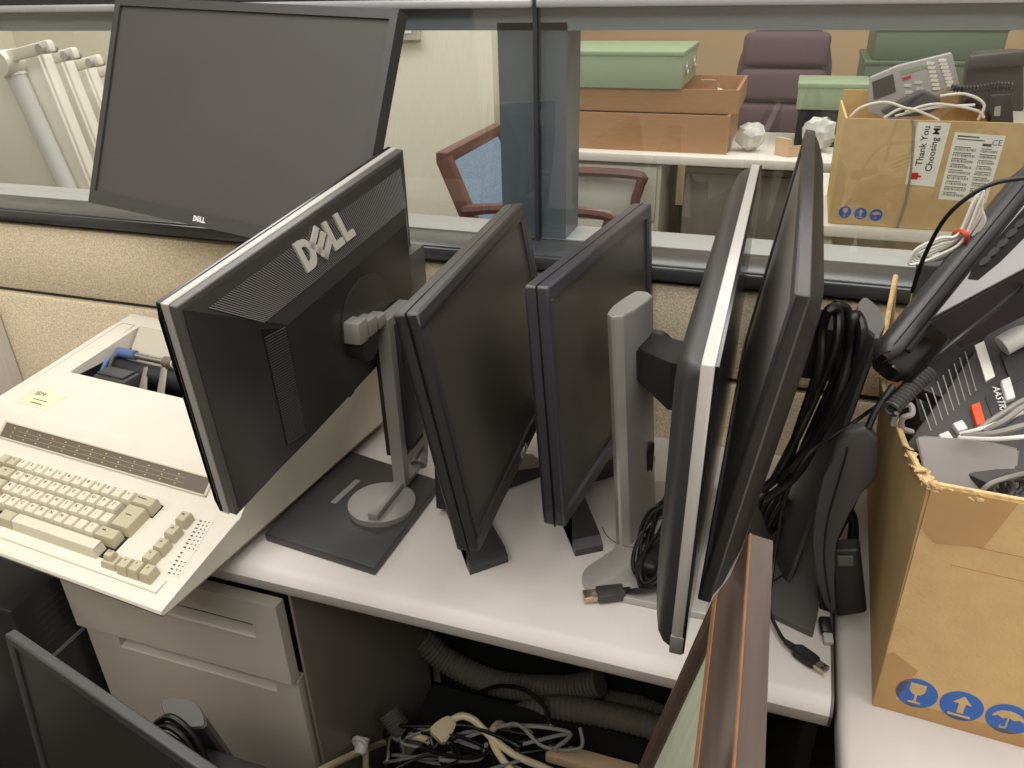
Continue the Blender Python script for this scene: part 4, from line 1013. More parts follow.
# big black phone base lying aslant, its cradle side up
pb = thing('desk_phone', (.24, .93, 1.0), 'big black desk phone base lying slanted across the top of the carton', 'phone')
n1, n2 = at_z(882, 343, 1.056), at_z(919, 333, 1.061)
f1, f2 = at_z(1012, 182, 1.172), at_z(1024, 206, 1.160)
n1 = V(n1); k1, k2 = (f1-n1)*1.22, (f2-n2)*1.22
ax_ = ((k1+k2)/2).normalized(); sd = (n2-n1); sd = (sd - ax_*sd.dot(ax_)).normalized(); ot = ax_.cross(sd)
if ot.z > 0: ot = -ot                                            # ot points down, away from the visible side
Lb = 0.30; wb = (n2-n1).dot(sd)
Mp = frame(n1, ax_, sd, ot)
def sec(x, y0, y1, z0, z1, r): return [Mp @ V((x, p, q)) for p, q in rrect(y0, z0, y1, z1, r, 4)]
bm = new(); loft(bm, [sec(-.004, .008, wb-.006, .008, .026, .007), sec(.001, .003, wb-.001, .003, .030, .008), sec(.012, .0, wb+.002, .0, .033, .009), sec(Lb, -.002, wb+.002, .0, .034, .009)]); obj('body', bm, 'phone_black', pb, 40)
bm = new(); loft(bm, [sec(.0, .012, wb+.018, .020, .044, .008), sec(.006, .010, wb+.024, .016, .048, .008), sec(.05, .010, wb+.026, .016, .048, .008)]); obj('front_block', bm, 'black_plastic', pb, 40)
bm = new(); tb(bm, [Mp @ V((x, wb*.47, z)) for x, z in ((.0, .006), (.012, -.0003), (Lb*.5, -.0003), (Lb, -.0003))], .0008, 6, 0); obj('seam', bm, 'well_black', pb)
bm = new(); tb(bm, [Mp @ V((x, wb+.003, z)) for x, z in ((.012, .001), (Lb*.5, .001), (Lb, .001))], .0032, 6, 0); obj('edge_gap', bm, 'well_black', pb)
# raised cradle block: apex near the front end, opening towards the far end
A_, B_, C_ = at_z(928, 324, 1.074), at_z(1024, 208, 1.180), at_z(1024, 271, 1.146)
B2, C2 = A_ + (B_-A_)*1.3, A_ + (C_-A_)*1.3
nr = (B_-A_).cross(C_-A_).normalized()
if nr.z < 0: nr = -nr
A2 = A_ + (C_-A_)*.02 - (B_-A_)*.0
bm = new(); lo = [p - nr*.045 for p in (A_, C2, B2)]; hi = [p + nr*.0015 for p in (A_, C2, B2)]
loft(bm, [lo, hi]); bmesh.ops.bevel(bm, geom=list(bm.edges), offset=.002, segments=2, affect='EDGES'); obj('cradle', bm, 'phone_black', pb, 30)
bm = new(); loft(bm, [[p + nr*.0012 for p in (A_.lerp(C2, .05).lerp(B2, .03), C2, B2)], [p + nr*.0024 for p in (A_.lerp(C2, .05).lerp(B2, .03), C2, B2)]]); obj('cradle_top', bm, 'phone_panel_lit', pb, 0)
uA = (B2-A_); uB = (C2-A_)
cp = lambda a_, b_: A_ + uA*a_ + uB*b_ + nr*.0026
Mc_ = frame(cp(0, 0), uA.normalized(), nr.cross(uA.normalized()), nr)
def on_cr(q): d = ray(*q); o_ = cp(0, 0); return Mc_.inverted() @ (CAM + d*((o_-CAM).dot(nr)/d.dot(nr)))
sl_ = [on_cr(q) for q in ((968, 279), (978, 280), (1000, 262), (1040, 222), (1040, 190), (1000, 236), (973, 268))]
bm = new(); pr(bm, [(v.x, v.y) for v in sl_], -.0004, .0006, Mc_); obj('handset_slot', bm, 'well_black', pb, 0)
bm = new()
for q in ((986, 262), (995, 253), (1004, 244), (1013, 234), (1022, 224)):
    v = on_cr(q); cy(bm, Mc_ @ V((v.x, v.y, -.001)), Mc_ @ V((v.x, v.y, .0022)), .0058, n=14)
obj('ripple_grip', bm, 'phone_black', pb)
Me = frame(Mp @ V((-.0005, .018, .042)), sd, -ot, sd.cross(-ot))
bm = new(); pr(bm, rrect(.004, .002, wb-.004, .026, .004), -.001, .0022, Me); obj('jack_plate', bm, 'black_gloss', pb)
# dark phone with grille and buttons, lying face up in the carton
a_, b_, c_ = at_z(909, 447, .985), at_z(1024, 290, 1.075), at_z(1024, 470, .985)
xd = (b_-a_).normalized(); nz = xd.cross(c_-a_).normalized()
if nz.z < 0: nz = -nz
Mp = frame(a_, xd, nz.cross(xd), nz)
ph = thing('desk_phone', (.26, .80, .92), 'dark grey desk phone with grille slots and one orange key, inside the carton', 'phone')
bm = new(); bx(bm, (.0, -.15, -.03), (.235, .004, .0), Mp, bev=.004); obj('body', bm, 'phone_dark', ph)
bm = new(); bx(bm, (.085, .004, -.03), (.235, .036, -.012), Mp, bev=.004); obj('shade_filler', bm, 'black_plastic', ph)  # dark filler added where the black phone base's shadow falls
def loc2(q, z=0.):                                            # photo pixel on this panel
    n_ = (Mp.to_3x3() @ V((0, 0, 1))); o_ = Mp @ V((0, 0, z)); dd = ray(*q); t_ = (o_-CAM).dot(n_)/dd.dot(n_); return Mp.inverted() @ (CAM + dd*t_)
A_, B_, C_ = loc2((920, 400)), loc2((931, 431)), loc2((965, 352))
D_ = loc2((976, 391))
for k in range(9):
    f = k/8; a_, b_ = A_.lerp(C_, f), B_.lerp(D_, f)
    bm = new(); n_ = (b_-a_).normalized(); m_ = V((-n_.y, n_.x, 0))*.0005
    pr(bm, [(a_-m_)[:2], (b_-m_)[:2], (b_+m_)[:2], (a_+m_)[:2]], -.0002, .0006, Mp); obj('grille_slot', bm, 'cable_grey', ph, 0)
def quadp(name, pix, z0, z1, m, lab=None, par=None, bev=0):
    k_ = [loc2(q, z1) for q in pix]
    bm = new(); pr(bm, [(v.x, v.y) for v in k_], z0, z1, Mp, bev=bev); return obj(name, bm, m, par or ph, 20, label=lab)
quadp('name_strip', ((975, 345), (984, 341), (995, 376), (986, 381)), 0, .002, 'paper', 'white name strip')
for i, (c, m) in enumerate((((979, 413), 'orange_key'), ((961, 425), 'white_key'), ((947, 436), 'white_key'), ((1009, 388), 'white_key'), ((966, 437), 'white_key'), ((1001, 399), 'phone_dark'))):
    h = (6, 12) if i in (0, 3) else (6.5, 6)
    if i == 5: continue
    o1 = [(c[0]-h[0]-2, c[1]-h[1]+4), (c[0]+h[0]-5, c[1]-h[1]), (c[0]+h[0]+1, c[1]+h[1]-3), (c[0]-h[0]+4, c[1]+h[1])]
    quadp('button', o1, .0, .007, m, 'orange button' if i == 0 else None, bev=.0012)
quadp('display_bezel', ((1000, 352), (1024, 340), (1032, 372), (1012, 384)), 0, .003, 'phone_black', None)
quadp('button_field', ((985, 397), (1030, 365), (1040, 400), (998, 432)), 0, .0015, 'phone_black', None)
bm = new(); c_ = loc2((1000, 400), .002); c2_ = loc2((990, 408), .002)
e_ = loc2((1003, 413), .002) - loc2((995, 390), .002); e_.z = 0; e_.normalize(); f_ = V((-e_.y, e_.x, 0))
txt(bm, 'AASTRA', .0095, Mp @ frame((c_.x, c_.y, .002), e_, f_, (0, 0, 1)), .0002); obj('lettering', bm, 'text_white', ph, 0)
bm = new(); k_ = loc2((1016, 347), .006); tb(bm, [Mp @ V((k_.x-.012, k_.y+.01, .012)), Mp @ V((k_.x+.004, k_.y, .018)), Mp @ V((k_.x+.02, k_.y-.012, .012))], .011, 12, 4); obj('hook_tab', bm, 'white_key', ph, label='pale grey hook tab')
bf = thing('dark_filler', (.18, .88, .85), 'black filler block added low in the carton under the coiled cord', 'plastic block')  # invented filler block, added to darken the bare card showing here
bm = new(); bx(bm, (.162, .80, .85), (.212, .93, .975), bev=.005); obj('block', bm, 'black_plastic', bf)
bm = new(); bx(bm, (.166, .7985, .87), (.207, .8005, .96), bev=.001); obj('face_plate', bm, 'phone_dark', bf)
# grey phone wedge in front
gb = thing('grey_adapter', (.22, .68, .95), 'plain grey plastic block inside the carton behind its front wall', 'plastic block')
q = [at_z(917, 438, 1.0), at_z(962, 441, 1.008), at_z(1016, 452, 1.004), at_z(1016, 495, .985)]
e0, e1, e2 = at_z(915, 437, 1.006), at_z(962, 437, 1.010), at_z(1017, 450, 1.000)
bm = new(); l0, l1, l2 = at_z(926, 486, .962), at_z(962, 500, .955), at_z(1017, 505, .955)
bk = V((.02, .045, -.02))
loft(bm, [[l0, l1, l2, l2 + bk*1.6, l0 + bk*1.6], [e0, e1, e2, e2 + bk, e0 + bk*.6]])
bmesh.ops.bevel(bm, geom=list(bm.edges), offset=.002, segments=2, affect='EDGES'); obj('block', bm, 'phone_grey', gb)
# grey base behind with a tied coil of white cable
gp = thing('telephone', (.16, .96, .98), 'dark grey phone base wedged upright in the rear corner of the carton', 'phone')
o = at_y(905, 300, .965)
bm = new(); zt_ = at_y(925, 264, .965).z
pr(bm, [(.170, .955), (.207, .955), (.217, 1.005), (.174, 1.005)], .90, zt_, top=[(.152, .962), (.198, .962), (.207, .997), (.156, .997)], bev=.003); obj('housing', bm, 'phone_dark', gp)
bm = new(); pr(bm, [(.176, .954), (.200, .954), (.200, .957), (.176, .957)], .92, zt_-.012); obj('face_plate', bm, 'graphite', gp, 0)
cw = thing('cable_coil', at_y(935, 250, .93), 'white cable coil with a red tie resting on the grey phone base', 'cable')
for k in range(5):
    j = lambda s: random.uniform(-s, s)
    pts = [(908+2*k, 262-3*k), (918+k, 248+2*k), (940, 238+3*k), (958, 234+2*k), (975-k, 200+5*k), (984-3*k, 192+4*k), (978+2*k, 205+4*k), (962, 240+2*k), (940+k, 255+k), (916+2*k, 264-k)]
    bm = new(); tb(bm, [at_y(a+j(1.), b+j(1.), .925+.004*k) for a, b in pts], .0016, 6, 6, True); obj('strand', bm, 'cable_white', cw)
bm = new(); tb(bm, [at_y(960 + 7*math.cos(a), 238 + 7*math.sin(a), .935 - .016*math.cos(a*1.0+.5)) for a in [R_(45*k) for k in range(8)]], .0028, 6, 3, True); obj('tie', bm, 'red_tie', cw, label='red twist tie')
# coiled cord at the carton's inner corner
pts = []
A_, B_ = at_z(898, 402, 1.045), at_z(925, 375, 1.06)
ax_ = (B_-A_); nn_ = ax_.normalized(); u_ = nn_.cross(V((0, 0, 1))).normalized(); w_ = nn_.cross(u_)
for k in range(14*9+1):
    t_ = k/9*2*math.pi; c_ = A_ - ax_*.3 + ax_*(1.4*k/(14*9)); pts.append(c_ + u_*.0062*math.cos(t_) + w_*.0062*math.sin(t_))
bm = new(); tb(bm, pts, .0019, 6, 0); solo('coiled_cord', bm, 'phone_dark', 'dark grey coiled handset cord tucked under the black phone base', 'cord')
bm = new(); tb(bm, [at_z(a, b, z) for a, b, z in ((893, 425, 1.0), (899, 408, 1.02), (910, 405, 1.025), (912, 414, 1.02), (903, 418, 1.015), (902, 428, 1.0), (912, 432, .99))], .0028, 8, 6); solo('cord_loop', bm, 'phone_grey', 'short grey cord loop beside the torn carton edge', 'cord')
# grey leads fanning across the phone
for i, (p0, p1, p2, m) in enumerate((((975, 432), (1000, 415), (1030, 398), 'cable_grey'), ((960, 434), (990, 426), (1030, 410), 'cable_white'), ((962, 436), (995, 433), (1030, 424), 'cable_grey'), ((960, 438), (995, 439), (1030, 436), 'cable_white'), ((985, 431), (1005, 420), (1030, 404), 'cable_grey'))):
    bm = new(); tb(bm, [at_z(*p0, 1.022+.003*i), at_z(*p1, 1.034+.003*i), at_z(*p2, 1.042+.003*i), at_z(p2[0]+40, p2[1]-6, 1.03)], .0026 if m == 'cable_grey' else .0019, 8, 6)
    solo('phone_lead', bm, m, ('thick grey lead crossing the dark phone, uppermost of the fan', 'thin white lead in the fan, between the two grey ones', 'grey lead in the middle of the fan over the grey block', 'white lead lying lowest, along the grey block top', 'grey lead running just under the uppermost one')[i], 'cable', 'leads fanned over the dark phone')
bm = new(); tb(bm, [at_z(978, 496, .992), at_z(990, 484, 1.006), at_z(1010, 477, 1.01), at_z(1040, 470, 1.0)], .0022, 8, 6); solo('phone_lead', bm, 'cable_grey', 'single grey lead curling over the carton front rim', 'cable')
for i, (x_, y_) in enumerate(((1003, 488), (1012, 484), (1020, 488))):
    bm = new(); c_ = at_z(x_, y_, .992); tb(bm, [c_ + V((.008*math.cos(a), .006*math.sin(a)*.6, .007*math.sin(a))) for a in [R_(40*k) for k in range(9)]], .0026, 7, 3, True); solo('cord_curl', bm, 'phone_dark', ('dark cord curl at the carton front rim, nearest the corner', 'dark cord curl at the front rim, middle of three', 'dark cord curl at the front rim, last of three')[i], 'cord', 'dark cord curls at the carton rim')
# long black cord from the carton to the cables
bm = new(); tb(bm, [at_z(1040, 268, 1.14), at_z(1000, 305, 1.12), at_z(950, 345, 1.10), at_z(905, 384, 1.055), at_z(886, 401, 1.016), at_z(871, 410, .972), at_y(850, 425, .815), at_y(830, 438, .80), at_y(805, 458, .765), at_y(785, 500, .765), at_y(776, 550, .765), at_z(770, 590, .765), at_z(768, 608, .748)], .0022, 8, 8); solo('long_cord', bm, 'cable_black', 'long black cord sweeping out of the carton and down beside the lens-topped column', 'cord')
bm = new(); tb(bm, [at_y(912, 292, .90), at_y(925, 255, .88), at_y(948, 215, .86), at_y(985, 187, .85), at_y(1024, 178, .85), at_y(1060, 178, .85)], .0022, 8, 6); solo('phone_cable', bm, 'cable_black', 'thin black cord arching along the back of the black phone base', 'cord')

# ---------------- handset standing between monitor and carton
hs = thing('handset', at_z(850, 640, DZ), 'black telephone handset standing on end against the carton', 'handset')
yh = .735
P = lambda a, b: at_y(a, b, yh)
def plate(name, pix, y0, y1, m, bev=.004):
    k_ = [P(*q) for q in pix]; bm = new(); pr(bm, [(v.x, v.z) for v in k_], 0, y1-y0, frame((0, y1, 0), (1, 0, 0), (0, 0, 1), (0, -1, 0)), bev=bev, seg=3); return obj(name, bm, m, hs, 40)
plate('grip', ((846, 430), (866, 425), (879, 440), (878, 474), (868, 488), (854, 494), (843, 512), (836, 540), (834, 575), (838, 606), (834, 615), (824, 604), (815, 575), (813, 540), (816, 510), (824, 475), (834, 447)), yh-.004, yh+.012, 'phone_dark', .0045)
plate('mouthpiece', ((833, 547), (860, 546), (867, 610), (836, 615)), yh-.006, yh+.016, 'black_plastic', .0045)
plate('mouth_window', ((837, 552), (853, 552), (854, 562), (838, 562)), yh-.0075, yh-.005, 'graphite', .0008)
bm = new(); tb(bm, [at_y(868+0*k, 428, yh) for k in range(1)] + [at_y(875, 412, yh+.01), at_y(884, 398, yh+.02), at_y(893, 386, yh+.03)], .0035, 8, 4); obj('strain_relief', bm, 'cable_black', hs)
bm = new(); tb(bm, [P(847, 445), P(846, 452), P(838, 480), P(827, 520), P(824, 560), P(830, 600)], .0012, 6, 4)
for v in bm.verts: v.co.y = v.co.y - .0042
obj('seam', bm, 'well_black', hs)

# ---------------- cables round the lens-topped column
for i, pts in enumerate(([(778, 500), (795, 440), (818, 370), (822, 330), (829, 310), (838, 312), (836, 345), (818, 390), (795, 440), (775, 478)], [(790, 480), (812, 430), (838, 370), (842, 330), (835, 306), (848, 312), (850, 345), (836, 390), (805, 450), (762, 490)], [(765, 500), (800, 470), (835, 400), (850, 350), (852, 320), (858, 316), (862, 335), (850, 380), (822, 430), (790, 470)])):
    y0 = (.80, .815, .79)[i]
    bm = new(); tb(bm, [at_y(a, b, y0 + .012*(k % 2)) for k, (a, b) in enumerate(pts)], .0052, 10, 7)
    solo('power_cable', bm, 'cable_black', ('black cable looped over the lens-topped column, nearest the grey monitor', 'black cable looped over the lens-topped column, middle loop', 'black cable looped over the lens-topped column, nearest the carton')[i], 'cable', 'black cables looped over the column')
for i in range(4):
    j = 6*i
    bm = new(); tb(bm, [at_z(768+j, 492+2*i, .80), at_z(760+j*.6, 505+j, .77), at_z(772, 520+j*.6, .755), at_z(790-j*.5, 512, .762), at_z(784, 494+j*.5, .79)], .0035, 8, 6)
    solo('cable_knot', bm, 'cable_black', 'black cable loop bunched behind the grey monitor on its base plate', 'cable', 'cable loops bunched on the base plate')
# bundle hanging behind the handset, ending in two plugs
for i in range(4):
    bm = new(); tb(bm, [at_y(856+3*i-10, 500, .80), at_y(846-2*i, 520+4*i, .79), at_y(822+2*i, 560, .78), at_y(821+3*i, 600, .765), at_y(826+2*i, 632, .745)], .0028, 8, 6)
    solo('data_cable', bm, 'cable_black', 'thin black cable hanging behind the telephone handset', 'cable', 'thin cables behind the handset')
for i in range(3):
    bm = new(); tb(bm, [at_z(843+3*i, 500+2*i, .80), at_z(850+3*i, 520, .78), at_z(848+4*i, 545, .765), at_z(840+4*i, 560, .76)], .0026, 8, 6)
    solo('data_cable', bm, 'cable_black', 'thin black cable between the handset and the carton', 'cable', 'thin cables beside the carton')
np_ = thing('network_plug', at_z(824, 640, DZ), 'clear network plug at the gap between the desks below the handset', 'plug')
a, b = at_z(824, 618, .747), at_z(827, 634, .742)
bm = new(); d_ = (b-a); bx(bm, (0, -.006, -.005), (d_.length, .006, .005), ori(a, d_, (0, 0, 1)), bev=.002); obj('boot', bm, 'cable_black', np_)
bm = new(); bx(bm, (d_.length, -.005, -.0035), (d_.length+.012, .005, .0035), ori(a, d_, (0, 0, 1)), bev=.001); obj('clear_plug', bm, 'phone_grey', np_)
# USB plug with its lead
us = thing('usb_plug', at_z(805, 660, DZ), 'black USB plug with metal tip lying at the desk edge', 'plug')
a, b, c = at_z(793, 647, .7415), at_z(817, 664, .7415), at_z(826, 671, .7415)
d_ = b-a
bm = new(); Mu = ori(a, d_, (0, 0, 1)); loft(bm, [[V((x, -w, -h)), V((x, w, -h)), V((x, w, h)), V((x, -w, h))] for x, w, h in ((0, .003, .003), (.006, .0075, .005), (d_.length*.8, .0075, .005), (d_.length, .006, .0045))], Mu); bmesh.ops.bevel(bm, geom=list(bm.edges), offset=.001, segments=2, affect='EDGES'); obj('plug_body', bm, 'black_plastic', us)
bm = new(); e_ = (c-b).length; bx(bm, (d_.length-.001, -.0055, -.0024), (d_.length+e_, .0055, .0024), Mu, bev=.0004); tip = obj('metal_tip', bm, 'plug_metal', us, 0)
bm = new(); bx(bm, (d_.length+e_*.5, -.0035, .0024), (d_.length+e_*.8, -.001, .0028), Mu); bx(bm, (d_.length+e_*.5, .001, .0024), (d_.length+e_*.8, .0035, .0028), Mu); obj('tip_holes', bm, 'well_black', tip, 0)
bm = new(); cy(bm, a - d_.normalized()*.010, a, .0032, .004); obj('strain_relief', bm, 'black_plastic', us)
bm = new(); tb(bm, [a - d_.normalized()*.010, at_z(780, 634, .741), at_z(770, 612, .748), at_z(768, 585, .76), at_z(772, 555, .78)], .0022, 8, 6); obj('lead', bm, 'cable_black', us)
bm = new(); tb(bm, [at_z(757, 587, .7465), at_z(775, 580, .7465), at_z(791, 566, .7465), at_z(793, 550, .7465), at_z(782, 540, .7465)], .0011, 6, 6); solo('thin_wire', bm, 'cable_black', 'hair-thin black wire curved on the grey base plate', 'wire')

# ---------------- video cable and adapter on the silver base
vc = thing('video_cable', at_z(625, 594, DZ), 'black video cable with a gold tipped plug, bundled on the silver base', 'cable')
a, b, c = at_z(584, 598, .7425), at_z(597, 595, .7425), at_z(624, 592, .7425)
d_ = (c-b); Mu = ori(b, d_, (0, 0, 1)); e_ = (b-a).length
bm = new(); bx(bm, (0, -.010, -.0055), (d_.length, .010, .0055), Mu, bev=.0015); obj('plug_body', bm, 'black_matte', vc)
bm = new(); bx(bm, (-e_, -.0075, -.0035), (.001, .0075, .0035), Mu, bev=.001); obj('metal_tip', bm, 'plug_metal', vc)
bm = new(); c1 = at_z(648, 589, .7525); cy(bm, c, c.lerp(c1, .25), .0055); tb(bm, [c, at_z(636, 591, .7510), c1, at_z(662, 584, .7560), at_z(668, 570, .765)], .0036, 8, 5); obj('lead', bm, 'cable_black', vc)
bm = new()
pa = thing('power_adapter', at_z(655, 570, .7446), 'black power adapter wrapped in its cable beside the silver pillar', 'adapter')
c_ = at_z(655, 566, .745)
bm = new(); bx(bm, (-.019, -.034, 0), (.019, .034, .026), Matrix.Translation((c_.x+.004, c_.y, .7448)) @ Matrix.Rotation(R_(-12), 4, 'Z'), bev=.006, seg=3); obj('brick', bm, 'black_plastic', pa)
for i in range(14):
    bm = new(); a0 = random.uniform(0, 6); rr = .030 + .002*(i % 3); tl2 = random.uniform(-.5, .5)
    cc = V((c_.x + .004 + random.uniform(-.004, .004), c_.y - .004 + random.uniform(-.012, .018), .790 + random.uniform(-.006, .008)))
    tb(bm, [cc + V((rr*.72*math.cos(a)+.006*math.sin(2*a+i), rr*1.2*math.sin(a)*math.cos(tl2*.6), .042*math.sin(a+.8)*.8+.006*math.cos(3*a+i))) for a in [R_(30*k)+a0 for k in range(12)]], .0019, 7, 4, True); obj('wrapped_lead', bm, 'cable_black', pa)
# ================================================================ leaning picture frame
Fc = at_y(773, 541, .525); Nc = at_z(765, 768, Fc.z - .012)
dF = (Nc-Fc).normalized(); th = R_(11.5)
dn = V((-math.sin(th), 0, -math.cos(th))); dn = (dn - dF*dn.dot(dF)).normalized()
nF = dn.cross(dF)
if nF.x > 0: nF = -nF
Lf = .44; Hf = (Fc.z-.006)/abs(dn.z)
t = thing('picture_frame', (Fc.x-.1, .36, 0), 'dark brown moulded picture frame with gilt edges, leaning on edge before the desk', 'picture frame')
PROF = [(0, 0), (.0165, 0), (.0185, .002), (.019, .006), (.0200, .012), (.0215, .019), (.0250, .027), (.0285, .033), (.0305, .037), (.0315, .040), (.0315, .044), (.029, .047), (.0235, .049), (.0235, .053), (0, .053)]
cor = [Fc, Fc + dF*Lf, Fc + dF*Lf + dn*Hf, Fc + dn*Hf]
cen = (cor[0]+cor[2])/2
for i in range(4):
    A_, B_ = cor[i], cor[(i+1) % 4]; dd = (B_-A_).normalized(); inn = (cor[(i+2) % 4]-B_).normalized()
    def R2(pf): return [[A_ + nF*a + inn*b + dd*b for a, b in pf], [B_ + nF*a + inn*b - dd*b for a, b in pf]]
    bm = new(); loft(bm, R2(PROF)); rl = obj('rail', bm, 'wood_frame', t, 30)
    for pf in ([(.0168, -.0004), (.0182, -.0004), (.0189, .0008), (.0187, .0018), (.0170, .0006)], [(.0297, .0362), (.0308, .0364), (.0322, .0392), (.0322, .0410), (.0308, .0405)]):
        bm = new(); loft(bm, R2(pf)); obj('gilt_line', bm, 'wood_gilt', rl, 30, label='worn gilt line')
bm = new(); q = [c + ((cen-c).normalized())*.06 for c in cor]
qq = [cor[0] + dF*.045 + dn*.045, cor[1] - dF*.045 + dn*.045, cor[2] - dF*.045 - dn*.045, cor[3] + dF*.045 - dn*.045]
loft(bm, [[p + nF*.0185 for p in qq], [p + nF*.0220 for p in qq]]); mt_ = obj('mat', bm, 'mat_green', t, 0, label='pale grey green mat with thin streaks')
bm = new(); loft(bm, [[p + nF*.012 for p in qq], [p + nF*.0182 for p in qq]]); obj('backing', bm, 'cardboard', t, 0)

# ================================================================ under the desk
def hose(pts, r, lab, n):
    bm = new(); tb(bm, pts, r, 16, 8, rib=.0022, ribn=n); return solo('corrugated_hose', bm, 'hose', lab, 'hose', smooth=60)
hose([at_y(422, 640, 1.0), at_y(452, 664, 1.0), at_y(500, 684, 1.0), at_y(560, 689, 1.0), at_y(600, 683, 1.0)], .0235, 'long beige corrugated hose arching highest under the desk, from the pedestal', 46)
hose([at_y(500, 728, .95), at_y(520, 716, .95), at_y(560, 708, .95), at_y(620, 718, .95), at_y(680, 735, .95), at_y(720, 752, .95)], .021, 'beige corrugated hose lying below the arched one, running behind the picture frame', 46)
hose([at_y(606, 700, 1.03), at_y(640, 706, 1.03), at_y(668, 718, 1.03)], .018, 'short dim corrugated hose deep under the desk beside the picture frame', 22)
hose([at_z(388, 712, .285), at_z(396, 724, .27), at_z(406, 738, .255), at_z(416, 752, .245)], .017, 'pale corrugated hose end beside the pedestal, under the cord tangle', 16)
bm = new(); a, b = at_z(545, 756, .232), at_z(640, 760, .232); bx(bm, (a.x, a.y-.0, .216), (b.x, a.y+.03, .236), bev=.003); solo('flat_carton', bm, 'tan_box', 'flat tan strip of card lying on the black crate beside the cord tangle', 'box')
CP = [(380, 768), (420, 748), (460, 738), (500, 745), (540, 760), (480, 760), (440, 766), (510, 768), (400, 735), (550, 745), (470, 725), (525, 735)]
for i in range(26):
    k = random.randint(0, 11); pts = []; z = random.uniform(.225, .285)
    x, y = random.uniform(385, 550), random.uniform(728, 765)
    for j in range(6):
        pts.append(at_z(x, y, z)); x = min(580, max(388, x + random.uniform(-55, 60))); y = min(800, max(726, y + random.uniform(-22, 24))); z = min(.30, max(.222, z + random.uniform(-.03, .03)))
    m = ('cable_black', 'cable_black', 'cable_black', 'cable_grey', 'cable_black', 'cable_grey')[i % 6]
    bm = new(); tb(bm, pts, random.choice((.0024, .0032, .0028)), 7, 6)
    lab, g = (('black cable in the tangle under the desk', 'black cables in the tangle') if m == 'cable_black' else ('grey cable in the tangle under the desk', 'grey cables in the tangle'))
    solo('tangled_cable', bm, m, lab, 'cable', g)
t = thing('storage_crate', (-.28, .83, 0), 'black plastic crate under the desk heaped with tangled cables', 'crate')
bm = new(); bx(bm, (-.50, .70, 0), (-.06, .93, .20), bev=.006); obj('body', bm, 'black_plastic', t)
bm = new(); bx(bm, (-.506, .694, .195), (-.054, .936, .214), bev=.004); obj('rim', bm, 'black_plastic', t)
bm = new(); tb(bm, [at_y(480, 692, .95), at_y(500, 686, .93), at_y(525, 690, .92), at_y(545, 708, .91), at_z(552, 735, .24), at_z(560, 760, .23)], .004, 8, 6); solo('tangled_cable', bm, 'cable_black', 'black cable arching in front of the corrugated hoses', 'cable')
pc = thing('mains_cable', at_z(445, 735, 0), 'thick cream power cord with a moulded plug lying on the tangle', 'cord')
a, b = at_z(436, 738, .30), at_z(453, 719, .305); d_ = b-a; Mu = ori(a, d_, (.2, -.5, 1))
bm = new(); loft(bm, [[V((x, -w, -h)), V((x, w, -h)), V((x, w, h)), V((x, -w, h))] for x, w, h in ((0, .016, .009), (.010, .017, .010), (d_.length*.8, .012, .008), (d_.length, .008, .006))], Mu); bmesh.ops.bevel(bm, geom=list(bm.edges), offset=.003, segments=2, affect='EDGES'); obj('plug', bm, 'cable_cream', pc)
bm = new(); bx(bm, (-.015, -.009, -.001), (0, -.007, .001), Mu); bx(bm, (-.015, .007, -.001), (0, .009, .001), Mu); obj('prong', bm, 'plug_metal', pc, 0)
bm = new(); tb(bm, [b, at_z(463, 716, .31), at_z(475, 721, .305), at_z(490, 736, .29), at_z(515, 755, .265), at_z(545, 768, .24), at_z(580, 785, .225)], .006, 10, 6); obj('lead', bm, 'cable_cream', pc)
bm = new(); tb(bm, [at_z(508, 728, .23), at_z(498, 724, .27), at_z(491, 736, .285), at_z(500, 756, .27), at_z(520, 780, .245)], .006, 10, 6); solo('mains_cable', bm, 'cable_cream', 'cream cord looping upright beside the moulded plug', 'cord')
bm = new(); tb(bm, [at_z(430, 741, .275), at_z(412, 736, .28), at_x(388, 741, -.542), at_x(352, 755, -.542), at_x(322, 770, -.542), at_x(300, 782, -.542)], .006, 10, 6); solo('mains_cable', bm, 'cable_cream', 'cream cord running along the foot of the pedestal', 'cord')
wc = thing('cord_connector', at_z(365, 770, 0), 'white round connector with a cream cord hanging at the pedestal side', 'connector')
a = at_x(363, 738, -.538)
bm = new(); cy(bm, a, a + V((.004, -.02, -.012)), .012, .010); tb(bm, [a + V((.0, -.010, 0)) + V((.011*math.cos(q), 0, .011*math.sin(q))) for q in [R_(30*k) for k in range(12)]], .004, 8, 2, True); obj('connector_cap', bm, 'cable_white', wc)
bm = new(); tb(bm, [a + V((.004, -.02, -.012)), at_x(365, 750, -.53), at_x(366, 768, -.53), at_x(367, 800, -.53)], .0055, 10, 5); obj('lead', bm, 'cable_cream', wc)

# ================================================================ second carton beyond the glass
X0, X1, Y2, Z0 = .125, .565, 2.36, .7345
Z1 = at_y(842, 118, Y2).z
c2 = thing('carton', ((X0+X1)/2, Y2+.15, Z0), 'cardboard carton of phones behind the glass, with thank-you tape and barcode sheet', 'box')
M2b = frame((X0, Y2, Z0), (1, 0, 0), (0, 0, 1), (0, -1, 0)); w2, h2 = X1-X0, Z1-Z0
bm = new(); bx(bm, (X0, Y2, Z0), (X1, Y2+.006, Z1)); obj('front_wall', bm, 'cardboard', c2, 0)
bm = new(); pr(bm, [(X0, Y2+.006), (X0+.006, Y2+.006), (X0+.006, Y2+.32), (X0, Y2+.32)], Z0, Z1, top=[(X0, Y2+.006), (X0+.006, Y2+.006), (X0+.0, Y2+.32), (X0-.006, Y2+.32)]); obj('side_wall', bm, 'cardboard_inner', c2, 0)
